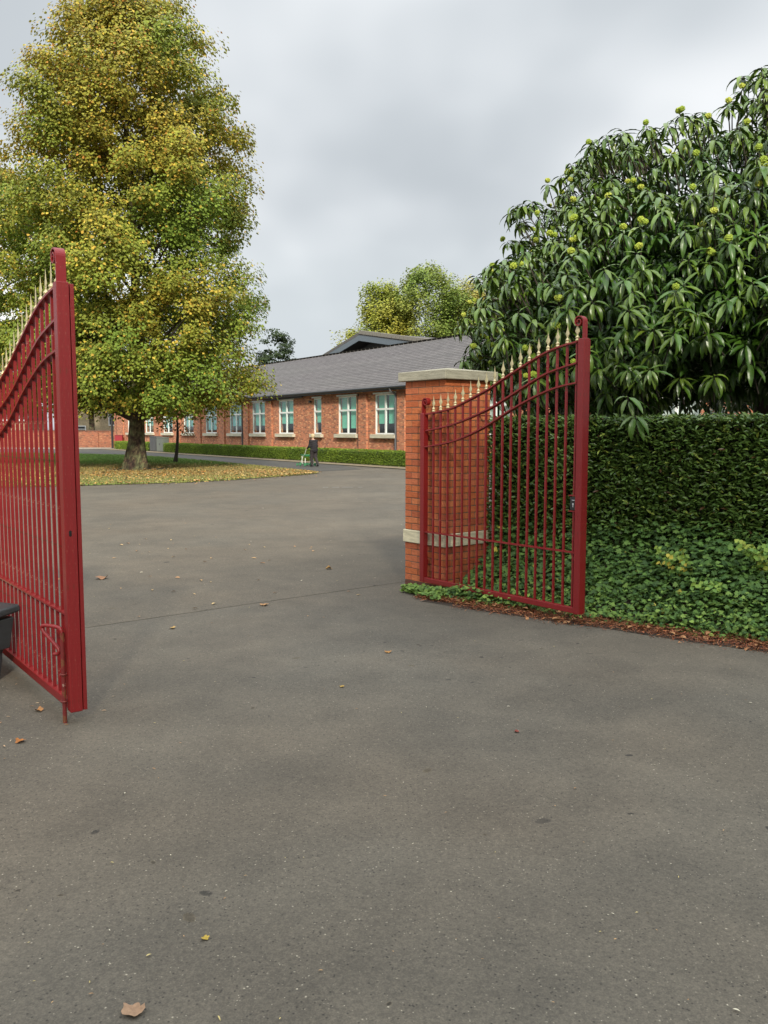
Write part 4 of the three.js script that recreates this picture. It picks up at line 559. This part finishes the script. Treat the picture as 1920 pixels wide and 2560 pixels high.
// taller range behind with a low gable
{
  const o = along(0, 11.9), t = thing('gabled_wing', 'taller building behind the slate roof with blue-grey fascia on a low gable', 'building', [o.x, 0, o.z], bturn), P = -23.35, ph = 9.02, hw = 11, sl = 0.185, D = 12;
  const slab = (y0, y1, z0, z1) => { const s = new THREE.Shape([[P - hw, ph - hw * 0.225 - y0], [P, ph - y0], [P + hw, ph - hw * sl * 0.86 - y0], [P + hw, ph - hw * sl * 0.86 - y1], [P, ph - y1], [P - hw, ph - hw * 0.225 - y1]].map(([x, y]) => new THREE.Vector2(x, y))); const g = new THREE.ExtrudeGeometry(s, { depth: z1 - z0, bevelEnabled: false }); g.translate(0, 0, z0); return g; };
  part('roof', slab(0, 0.2, -D, 0), M.ridge, t);
  part('fascia', slab(0.205, 0.62, -0.06, -0.01), M.fascia, t);
  const vt = []; for (let x = P + 0.05; x < P + hw; x += 0.5) { const g = box(0.48, 0.26, 0.5, 0, 0, 0); g.rotateZ(-Math.atan(sl * 0.86)); g.translate(x + 0.24, ph - (x + 0.24 - P) * sl * 0.86 + 0.02, -0.2); vt.push(g); } part('verge_tiles', vt, std({ map: grain, color: lin(0.26, 0.24, 0.21), roughness: 0.95 }), t, 'stuff');
  part('soffit', slab(0.63, 0.66, -1.2, -0.06), M.dark, t);
  const wl = new THREE.ExtrudeGeometry(new THREE.Shape([[P - hw + 1, 0], [P + hw - 1, 0], [P + hw - 1, 6.6], [P, 8.35], [P - hw + 1, 6]].map(([x, y]) => new THREE.Vector2(x, y))), { depth: D - 1.6, bevelEnabled: false }); wl.translate(0, 0, -D + 0.4); part('wall', wl, std({ map: grain, color: lin(0.10, 0.10, 0.10), roughness: 0.9 }), t);
}
// box hedges along the building
function lowHedge(label, s0, s1, seed) {
  const R = rng(seed), o = along(s0, 0), t = thing('box_hedge', label, 'hedge', [o.x, 0, o.z], 0, 'low hedges along the building'), L = s1 - s0, core = new THREE.BoxGeometry(L, 0.66, 0.9, Math.round(L * 5), 6, 8), p = core.attributes.position;
  for (let i = 0; i < p.count; i++) { const x = p.getX(i), y = p.getY(i), z = p.getZ(i), k = 0.10 * (fbm(x * 2.2, y * 3, z * 3 + seed, 3) - 0.62), rnd = y > 0.25 && Math.abs(z) > 0.4 ? 0.94 : 1, e = Math.abs(x) > L / 2 - 0.01 ? 0.2 * (y * y * 6 + z * z * 2) : 0; p.setXYZ(i, x - Math.sign(x) * e, y + (y > 0.2 ? k : 0), z * rnd + Math.sign(z) * k); } core.computeVertexNormals();
  const ang = Math.atan2(-hd.z, hd.x); core.translate(L / 2, 0.34, 0); core.rotateY(ang); core.translate(hn.x * 0.5, 0, hn.z * 0.5); part('core', core, std({ color: lin(0.03, 0.05, 0.012), roughness: 1 }), t);
  const s = new Scatter(), n = Math.round(L * 1500);
  for (let i = 0; i < n; i++) { const a = L * R(); let y, b; const face = R(); if (face < 0.62) { y = 0.05 + 0.66 * R(); b = 0.02; } else { y = 0.70; b = 0.02 + 0.95 * R(); } const w = 0.09 * (fbm(a * 2.2, y * 3, seed, 3) - 0.5), q = along(s0 + a, b - (face < 0.62 ? w : 0) + 0.05 * (R() - 0.5), y + (face < 0.62 ? 0 : w) + 0.05 * (R() - 0.5)).sub(o);
    s.add(q, V((R() - 0.5) - hn.x * 0.8, 0.9 * R(), (R() - 0.5) - hn.z * 0.8), V(R() - 0.5, 1, R() - 0.5), 0.045 + 0.035 * R(), mixc([0.16, 0.27, 0.035], [0.42, 0.53, 0.07], R() * (0.4 + 1.2 * (fbm(a * 0.9, y, seed, 2) - 0.2)), 0.5, R)); }
  s.build('foliage', ovalLeaf, M.mattLeaf, t);
}
lowHedge('low clipped box hedge along the building from the pillar to the cabinets', -9, 33.0, 3);
lowHedge('short length of low box hedge left of the cabinets, behind the lime trunk', 36.7, 46.3, 4);
for (const [label, a, b, h, c] of [['grey-green metal cabinet in the hedge gap, right of the two', 33.25, 34.7, 1.15, [0.16, 0.18, 0.155]], ['darker grey metal cabinet in the hedge gap, left of the two', 35.1, 36.4, 1.22, [0.075, 0.08, 0.085]]]) {
  const o = along((a + b) / 2, 0.3), t = thing('cabinet', label, 'cabinet', [o.x, 0, o.z], bturn, 'metal cabinets in the hedge gap'), m = std({ color: lin(...c), roughness: 0.55 }), w = b - a;
  part('body', rbox(w, h - 0.08, 0.5, 0, h / 2, 0, 0.015, 2), m, t); part('top', rbox(w + 0.06, 0.06, 0.56, 0, h + 0.0, 0, 0.015), m, t); for (const s of [-1, 1]) { const d = part('door', rbox(w / 2 - 0.04, h - 0.22, 0.03, s * w / 4, h / 2, 0.255, 0.006), m, t); part('handle', box(0.03, 0.12, 0.03, s * 0.06, h * 0.55, 0.28), M.pipe, d); } part('plinth', box(w - 0.06, 0.06, 0.44, 0, 0.03, 0), M.dark, t);
}
// garden wall, houses, post and red box at the far left
{
  const t = thing('garden_wall', 'red brick garden wall at the far end of the lawn', 'wall', [-26.4, 0, -86], 0); part('wall', box(44, 1.62, 0.34, -22, 0.81, 0), M.gardenWall, t); part('coping', box(44, 0.10, 0.42, -22, 1.67, 0), std({ map: grain, color: lin(0.20, 0.105, 0.08), roughness: 0.95 }), t); for (let x = -2; x > -44; x -= 5.2) part('pier', box(0.6, 1.6, 0.1, x, 0.8, 0.218), M.gardenWall, t);
}
function house(label, x, z, turn, w, d, h, rise, wallMat, roofMat, wins, group) {
  const t = thing('house', label, 'house', [x, 0, z], turn, group); part('wall', box(w, h, d, 0, h / 2, 0), wallMat, t);
  const r = new THREE.ExtrudeGeometry(new THREE.Shape([new THREE.Vector2(-d / 2 - 0.4, h), new THREE.Vector2(d / 2 + 0.4, h), new THREE.Vector2(0, h + rise)]), { depth: w + 0.6, bevelEnabled: false }); r.rotateY(Math.PI / 2); r.translate(-w / 2 - 0.3, 0.002, 0); part('roof', r, roofMat, t);
  part('fascia', [box(w + 0.62, 0.2, 0.06, 0, h - 0.06, d / 2 + 0.40)], M.white, t);
  for (const [wx, wy, ww, wh, door] of wins) { const g = new THREE.Group(); g.name = door ? 'door' : 'window'; g.position.set(wx, wy, d / 2); t.add(g); part('frame', [box(0.1, wh, 0.1, -ww / 2 + 0.05, 0, 0.03), box(0.1, wh, 0.1, ww / 2 - 0.05, 0, 0.03), box(ww - 0.2, 0.1, 0.1, 0, wh / 2 - 0.05, 0.03), box(ww - 0.2, 0.1, 0.1, 0, -wh / 2 + 0.05, 0.03), box(ww - 0.2, 0.07, 0.09, 0, 0.1, 0.03)], M.white, g); part('pane', box(ww - 0.2, wh - 0.2, 0.03, 0, 0, 0.012), std({ color: lin(0.03, 0.035, 0.04), roughness: 0.08 }), g); }
}
const cream = std({ map: grain, color: lin(0.55, 0.44, 0.29), roughness: 0.9 }), tile = std({ map: grain, color: lin(0.10, 0.075, 0.065), roughness: 0.9 });
house('cream house with dark windows beyond the garden wall, behind the grey trunk', -33, -104, 0.1, 9, 7, 4.9, 2.6, cream, tile, [[-2.2, 1.75, 1.2, 1.0], [1.6, 3.2, 1.3, 1.9], [3.4, 1.7, 1.2, 1.2]], 'houses beyond the wall');
house('cream house with low dark roof beyond the garden wall at the left gate', -45, -101, 0.1, 9, 7, 2.9, 2.2, cream, tile, [[-1.5, 1.9, 1.1, 1.1], [2.0, 1.9, 1.1, 1.1]], 'houses beyond the wall');
{
  const t = thing('post', 'dark post with a small bracket at the far corner of the building', 'post', [-25.6, 0, -82.2]); part('pole', limb([V(0, 0, 0), V(0, 4.2, 0)], 0.10, 10), M.gutter, t); part('bracket', [box(0.5, 0.05, 0.05, -0.2, 3.55, 0)], M.pipe, t); part('cap', rbox(0.3, 0.3, 0.3, 0, 4.3, 0, 0.04), M.gutter, t);
  const c = thing('red_box', 'red box standing behind the low hedge beside the dark post', 'box', [-24.9, 0, -82.0]); part('body', rbox(0.72, 0.55, 0.4, 0, 0.93, 0, 0.03, 2), std({ color: lin(0.26, 0.012, 0.02), roughness: 0.5 }), c); part('lid', rbox(0.76, 0.07, 0.44, 0, 1.24, 0, 0.03), std({ color: lin(0.22, 0.012, 0.018), roughness: 0.5 }), c); part('leg', [box(0.06, 0.66, 0.06, -0.3, 0.33, 0), box(0.06, 0.66, 0.06, 0.3, 0.33, 0)], M.gutter, c);
}
// street lamp and shrub at the right edge
{
  const t = thing('street_lamp', 'pale lamp column with dark lantern showing above and below the chestnut at the right edge', 'street lamp', [6.47, 0, -15]), m = std({ map: grain, color: lin(0.34, 0.35, 0.35), roughness: 0.8 });
  part('column', limb([V(0, 0, 0), V(0, 2.4, 0), V(0, 6.9, 0)], [0.095, 0.09, 0.05], 12), m, t); const lan = new THREE.LatheGeometry([[0.05, 6.88], [0.10, 6.95], [0.17, 7.32], [0.165, 7.34]].map(([x, y]) => new THREE.Vector2(x, y)), 6); part('lantern_glass', lan, std({ color: lin(0.05, 0.055, 0.06), roughness: 0.2, side: THREE.DoubleSide }), t);
  part('lantern_roof', new THREE.LatheGeometry([[0.17, 7.33], [0.21, 7.34], [0.20, 7.37], [0.1, 7.47], [0.05, 7.50], [0.03, 7.58], [0, 7.6]].map(([x, y]) => new THREE.Vector2(x, y)), 6), M.black, t); const bars = []; for (let i = 0; i < 6; i++) { const a = i / 6 * 6.283; bars.push(limb([V(Math.sin(a) * 0.10, 6.94, Math.cos(a) * 0.10), V(Math.sin(a) * 0.173, 7.33, Math.cos(a) * 0.173)], 0.012, 5)); } part('lantern_frame', bars, M.black, t);
}
crownTree({ name: 'shrub', label: 'grey-green shrub behind the hedge beside the lamp column', cat: 'shrub', at: V(8.3, 0, -18.5), trunkR: 0.08, trunkTop: 1.8, seed: 77, flare: 0.2, hs: [0.5, 1.2, 2, 2.6, 2.9], Rr: [1, 1.4, 1.5, 1, 0.3], Rl: [1, 1.4, 1.5, 1, 0.3], clumps: 110, per: 60, leaf: ovalLeaf, size: 0.09, clumpR: 0.3, color: bgTone([0.13, 0.17, 0.13], [0.24, 0.28, 0.22]), holes: 0.2, limbs: 10 });

// ------------------------------------------------------------------ person with a wheeled walking frame
function sdf(fn, c, half, res) {
  const mc = new MarchingCubes(res, M.white, false, false, 60000); mc.isolation = 0; const h = res / 2; let k = 0;
  for (let z = 0; z < res; z++) for (let y = 0; y < res; y++) for (let x = 0; x < res; x++) mc.field[k++] = -fn(c.x + (x - h) / h * half, c.y + (y - h) / h * half, c.z + (z - h) / h * half);
  mc.update(); const n = mc.count, p = new Float32Array(n * 3), q = new Float32Array(n * 3); for (let i = 0; i < n; i++) { for (let a = 0; a < 3; a++) { p[3 * i + a] = mc.positionArray[3 * i + a] * half + [c.x, c.y, c.z][a]; q[3 * i + a] = mc.normalArray[3 * i + a]; } }
  const g = new THREE.BufferGeometry(); g.setAttribute('position', new THREE.BufferAttribute(p, 3)); g.setAttribute('normal', new THREE.BufferAttribute(q, 3)); return g;
}
const cap = (x, y, z, a, b, r0, r1) => { const bx = b[0] - a[0], by = b[1] - a[1], bz = b[2] - a[2], px = x - a[0], py = y - a[1], pz = z - a[2], t = Math.min(1, Math.max(0, (px * bx + py * by + pz * bz) / (bx * bx + by * by + bz * bz))); return Math.hypot(px - bx * t, py - by * t, pz - bz * t) - lerp(r0, r1, t); };
const smin = (a, b, k) => { const h = Math.max(k - Math.abs(a - b), 0) / k; return Math.min(a, b) - h * h * k * 0.25; };
const bones = (list, k) => (x, y, z) => { let d = 1e3; for (const [a, b, r0, r1] of list) d = smin(d, cap(x, y, z, a, b, r0, r1), k); return d; };
{
  const at = V(-3.31, 0, -41.04), turn = Math.atan2(hd.x, hd.z); // local +z is the walking direction
  const t = thing('person', 'person with short fair hair in dark jacket and trousers pushing the green frame', 'person', [at.x, 0, at.z], turn);
  const sh1 = s => [s * 0.155, 1.195, 0.04], el = s => [s * 0.2, 0.965, 0.06], wr = s => [s * 0.185, 0.865, 0.29], hip = s => [s * 0.085, 0.80, -0.03];
  const kn = { 1: [0.09, 0.45, 0.05], '-1': [-0.09, 0.45, 0.0] }, an = { 1: [0.09, 0.08, 0.0], '-1': [-0.09, 0.11, -0.24] }, toe = { 1: [0.1, 0.04, 0.15], '-1': [-0.1, 0.04, -0.13] };
  const torso = [[[0, 0.82, -0.03], [0, 1.0, -0.02], 0.135, 0.125], [[0, 1.0, -0.02], [0, 1.17, 0.03], 0.125, 0.12], [[-0.12, 1.19, 0.03], [0.12, 1.19, 0.03], 0.07, 0.07]];
  const skin = [...torso, [[0, 1.2, 0.05], [0, 1.33, 0.09], 0.05, 0.046]];
  for (const s of [1, -1]) skin.push([sh1(s), el(s), 0.047, 0.038], [el(s), wr(s), 0.036, 0.024], [hip(s), kn[s], 0.085, 0.055], [kn[s], an[s], 0.053, 0.034], [an[s], toe[s], 0.036, 0.026]);
  const bodyF = bones(skin, 0.05), headF = (x, y, z) => { const d = Math.hypot((x) / 0.9, (y - 1.425) / 1.18, (z - 0.105) / 1.02) - 0.088; let h = smin(d, cap(x, y, z, [0, 1.37, 0.15], [0, 1.35, 0.165], 0.035, 0.03), 0.03); h = smin(h, cap(x, y, z, [0, 1.425, 0.2], [0, 1.395, 0.216], 0.008, 0.013), 0.012); for (const s of [1, -1]) h = smin(h, cap(x, y, z, [s * 0.08, 1.435, 0.1], [s * 0.084, 1.40, 0.1], 0.016, 0.011), 0.01); h = smin(h, cap(x, y, z, [0, 1.2, 0.05], [0, 1.36, 0.09], 0.05, 0.046), 0.03); for (const s of [1, -1]) h = Math.max(h, -(Math.hypot(x - s * 0.032, y - 1.428, z - 0.202) - 0.014)); return Math.max(h, -(Math.hypot(x * 0.4, (y - 1.362) * 2.5, z - 0.2) - 0.012)); };
  const skinMat = std({ color: lin(0.50, 0.30, 0.22), roughness: 0.6 }), geos = [sdf(bodyF, V(0, 0.66, 0), 0.74, 84), sdf(headF, V(0, 1.42, 0.1), 0.17, 64)];
  for (const s of [1, -1]) { // palm, four fingers curled round the grip and a thumb
    const w = wr(s), px = w[0], py = w[1] - 0.005, pz = w[2] + 0.05, list = [[[w[0], w[1], w[2] - 0.02], [px, py + 0.005, pz], 0.024, 0.03], [[px - 0.025, py, pz], [px + 0.025, py, pz], 0.018, 0.018]];
    for (let i = 0; i < 4; i++) { const fx = px - 0.032 + i * 0.0215, l = [0.9, 1.05, 1, 0.8][i]; list.push([[fx, py, pz + 0.01], [fx, py - 0.002, pz + 0.045 * l], 0.010, 0.009], [[fx, py - 0.002, pz + 0.045 * l], [fx, py - 0.034, pz + 0.052 * l], 0.009, 0.008], [[fx, py - 0.034, pz + 0.052 * l], [fx, py - 0.046, pz + 0.03], 0.008, 0.007]); }
    list.push([[px - s * 0.03, py, pz - 0.01], [px - s * 0.05, py - 0.02, pz + 0.02], 0.012, 0.010], [[px - s * 0.05, py - 0.02, pz + 0.02], [px - s * 0.04, py - 0.04, pz + 0.04], 0.010, 0.008]); geos.push(sdf(bones(list, 0.008), V(px, py - 0.01, pz), 0.1, 60)); }
  part('body', geos, skinMat, t);
  const sleeve = []; for (const s of [1, -1]) sleeve.push([sh1(s), el(s), 0.066, 0.054], [el(s), [wr(s)[0], wr(s)[1] + 0.004, wr(s)[2] - 0.02], 0.052, 0.04]);
  const jack = bones([...torso.map(([a, b, r, q]) => [a, b, r + 0.022, q + 0.022]), [[0, 0.76, -0.03], [0, 0.9, -0.03], 0.165, 0.155], ...sleeve], 0.06), jf = (x, y, z) => Math.max(jack(x, y, z) + 0.006 * Math.sin(y * 60 + x * 20) * 0.6, 0.70 - y, Math.max(y - 1.262, -1));
  part('jacket', sdf(jf, V(0, 0.96, 0.05), 0.36, 84), std({ color: lin(0.016, 0.014, 0.017), roughness: 0.9 }), t);
  const leg = []; for (const s of [1, -1]) leg.push([hip(s), kn[s], 0.105, 0.076], [kn[s], [an[s][0], an[s][1] + 0.0, an[s][2]], 0.074, 0.056]); leg.push([[-0.06, 0.8, -0.03], [0.06, 0.8, -0.03], 0.12, 0.12]);
  const lb = bones(leg, 0.05); part('trousers', sdf((x, y, z) => Math.max(lb(x, y, z) + 0.004 * Math.sin(y * 48 + z * 20), y - 0.83, 0.055 - y), V(0, 0.46, -0.06), 0.46, 84), std({ color: lin(0.034, 0.027, 0.028), roughness: 0.9 }), t);
  for (const s of [1, -1]) { const f = bones([[[an[s][0], an[s][1] - 0.02, an[s][2] - 0.03], [toe[s][0], toe[s][1], toe[s][2]], 0.046, 0.036], [[an[s][0], an[s][1], an[s][2]], [an[s][0], an[s][1] + 0.02, an[s][2]], 0.05, 0.05]], 0.03); part('shoe', sdf((x, y, z) => Math.max(f(x, y, z), 0.003 - y), V(an[s][0], 0.12, an[s][2] + 0.05), 0.2, 48), M.black, t); }
  part('hair', sdf((x, y, z) => { const d = Math.hypot(x / 0.98, (y - 1.44) / 1.12, (z - 0.088) / 1.02) - 0.099 + 0.006 * Math.sin(x * 70 + y * 50) * Math.sin(z * 60); return Math.max(d, (z - 0.125) + (y < 1.46 ? 0.1 * (1.46 - y) : -0.8 * (y - 1.46)), 1.345 - y); }, V(0, 1.44, 0.09), 0.16, 60), std({ color: lin(0.50, 0.40, 0.24), roughness: 0.8 }), t);
  // walking frame
  const f = thing('walking_frame', 'green wheeled walking frame with pale legs pushed by the person', 'walking frame', [at.x + hd.x * 0.58, 0, at.z + hd.z * 0.58], turn), gr = std({ color: lin(0.03, 0.20, 0.075), roughness: 0.5 }), lg = std({ color: lin(0.10, 0.45, 0.2), roughness: 0.5 }), pale = std({ color: lin(0.72, 0.74, 0.66), roughness: 0.4 });
  for (const s of [1, -1]) { part('lower_rail', limb([V(s * 0.24, 0.11, -0.22), V(s * 0.24, 0.10, 0.62)], 0.02, 8), gr, f); part('leg', limb([V(s * 0.24, 0.1, 0.28), V(s * 0.2, 0.53, 0.10)], 0.017, 8), pale, f); part('leg', limb([V(s * 0.24, 0.1, -0.16), V(s * 0.2, 0.40, -0.10)], 0.017, 8), pale, f); part('strut', limb([V(s * 0.24, 0.11, 0.10), V(s * 0.2, 0.50, 0.26)], 0.011, 7), pale, f); part('handle_stem', limb([V(s * 0.2, 0.5, -0.0), V(s * 0.19, 0.84, -0.21)], 0.014, 8), pale, f); part('grip', limb([V(s * 0.19, 0.842, -0.19), V(s * 0.185, 0.848, -0.32)], 0.018, 8), M.black, f);
    for (const [z, r] of [[-0.2, 0.085], [0.28, 0.095], [0.6, 0.07]]) { const w = new THREE.TorusGeometry(r * 0.8, r * 0.2, 8, 22); w.rotateY(Math.PI / 2); w.translate(s * 0.27, r, z); const wm = part('wheel', w, gr, f), h = new THREE.CylinderGeometry(r * 0.68, r * 0.68, 0.02, 18); h.rotateZ(Math.PI / 2); h.translate(s * 0.27, r, z); part('hub', h, lg, wm); } }
  part('seat', rbox(0.42, 0.06, 0.42, 0, 0.50, 0.06, 0.02, 2), gr, f); part('tray', [rbox(0.44, 0.02, 0.5, 0, 0.545, 0.10, 0.008), limb([V(-0.21, 0.54, 0.42), V(0.21, 0.54, 0.42)], 0.01, 6)], gr, f); part('cross_bar', [limb([V(-0.24, 0.1, 0.28), V(0.24, 0.1, 0.28)], 0.014, 7), limb([V(-0.24, 0.1, -0.18), V(0.24, 0.1, -0.18)], 0.014, 7), limb([V(-0.24, 0.1, 0.6), V(0.24, 0.1, 0.6)], 0.014, 7)], gr, f);
}

// ------------------------------------------------------------------ single leaves lying on the tarmac
{
  const leafShape = (seed) => { const R = rng(seed), N = 22, rim = [], g = []; for (let i = 0; i < N; i++) { const a = i / N * 6.283, r = 0.5 * (0.62 + 0.3 * Math.abs(Math.cos(a * 2.5)) + 0.16 * (R() - 0.5)); rim.push([Math.cos(a) * r, Math.sin(a) * r * 1.1]); } const curl = 0.3 + 0.5 * R(), ph = R() * 6; const z = (x, y) => curl * (x * Math.cos(ph) + y * Math.sin(ph)) ** 2 * 1.6 + 0.06 * Math.sin(x * 9 + seed) ; g.push([0, 0, z(0, 0)]); for (const [x, y] of rim) g.push([x * 0.5, y * 0.5, z(x * 0.5, y * 0.5)]); for (const [x, y] of rim) g.push([x, y, z(x, y)]); const tr = []; for (let i = 0; i < N; i++) { const j = (i + 1) % N; tr.push([0, 1 + i, 1 + j], [1 + i, 1 + N + i, 1 + N + j], [1 + i, 1 + N + j, 1 + j]); } const s = shaped(tr, g); s.rotateX(-Math.PI / 2); s.computeBoundingBox(); s.translate(0, -s.boundingBox.min.y, 0); return s; };
  const list = [
    ['curled tan leaf on the driveway just inside the left gate post', -3.25, -9.90, 0.16, [0.40, 0.20, 0.10]], ['orange-tan leaf lying just this side of the tarmac joint at mid gateway', -1.17, -8.35, 0.09, [0.55, 0.30, 0.13]], ['small upright tan leaf beside the joint near the left gate', -1.82, -7.36, 0.06, [0.55, 0.36, 0.14]], ['big dry brown leaf at the bottom edge of the forecourt', -0.735, -2.40, 0.075, [0.42, 0.26, 0.16]],
    ['single orange leaf alone in the middle of the forecourt', 0.03, -6.55, 0.06, [0.55, 0.27, 0.08]], ['yellow-brown leaf on the driveway left of the pillar', -0.68, -10.6, 0.10, [0.35, 0.20, 0.06]], ['rust-orange leaf beside the dark bin', -2.62, -5.62, 0.06, [0.50, 0.21, 0.05]], ['rust-orange leaf in front of the foot of the drop bolt', -1.99, -4.62, 0.06, [0.50, 0.19, 0.05]],
    ['orange leaf under the bottom rail of the left gate', -2.10, -5.15, 0.06, [0.50, 0.24, 0.09]], ['orange leaf at the left edge in front of the bin', -2.33, -4.85, 0.06, [0.50, 0.21, 0.06]], ['small dark red leaf in the right half of the forecourt', 0.75, -4.78, 0.035, [0.28, 0.05, 0.03]], ['small yellow leaf low in the left half of the forecourt', -0.60, -2.77, 0.03, [0.55, 0.38, 0.06]], ['tiny yellow leaf in the middle distance of the forecourt', -0.28, -5.65, 0.04, [0.55, 0.35, 0.08]],
  ];
  list.forEach(([label, x, z, s, c], i) => { const m = new THREE.Mesh(leafShape(i + 3), std({ map: grain, color: lin(...c), roughness: 0.85, side: THREE.DoubleSide })); m.name = numbered('fallen_leaf'); metricUV(m.geometry, (a, b, d) => [a, d]); m.position.set(x, 0.004, z); m.scale.setScalar(s); m.rotation.y = i * 1.3; sh(m); scene.add(m); tag(m, label, 'leaf', 'single leaves on the tarmac'); });
  const R = rng(55), s = new Scatter(), cols = [[0.6, 0.55, 0.42], [0.45, 0.25, 0.10], [0.5, 0.40, 0.15], [0.3, 0.16, 0.07]];
  for (let i = 0; i < 420; i++) { const z = -2.2 - 26 * Math.pow(R(), 1.4), x = (R() - 0.5) * Math.min(14, -z * 1.0) - 0.06 * -z; if (x > 0.35 && z < -7) continue; if (inPoly(x, z, lawnPts)) continue; const a = R() * 6.28; s.add(V(x, 0.006, z), V(Math.cos(a), 0.05, Math.sin(a)), V((R() - 0.5) * 0.5, 1, (R() - 0.5) * 0.5), (0.008 + 0.02 * R() * R()) * (z < -8 ? 1.9 : 1), mixc(pick(R, cols), [0.5, 0.4, 0.2], 0.2 * R(), 0.5, R), 0.4 + 0.5 * R()); }
  for (let i = 0; i < 46; i++) { const z = -7.6 - 6.2 * R(), x = -3.4 + 3.3 * R() + 0.2 * (z + 8), a = R() * 6.28; if (x > 0.2) continue; s.add(V(x, 0.006, z), V(Math.cos(a), 0.1, Math.sin(a)), V((R() - 0.5) * 0.8, 1, (R() - 0.5) * 0.8), 0.035 + 0.05 * R(), mixc([0.42, 0.20, 0.08], [0.5, 0.36, 0.16], R(), 0.5, R), 0.9); }
  for (let i = 0; i < 40; i++) { const x = -2.9 + 1.2 * R(), z = -4.4 - 1.5 * R(), a = R() * 6.28; s.add(V(x, 0.006, z), V(Math.cos(a), 0.05, Math.sin(a)), V((R() - 0.5) * 0.5, 1, (R() - 0.5) * 0.5), 0.012 + 0.02 * R(), mixc([0.5, 0.22, 0.06], [0.55, 0.45, 0.3], R(), 0.4, R), 0.6); }
  tag(s.build('leaf_scraps', ovalLeaf, M.mattLeaf, scene), 'scattered small leaf scraps on the tarmac', 'leaf scraps');
}

renderer.render(scene, camera);
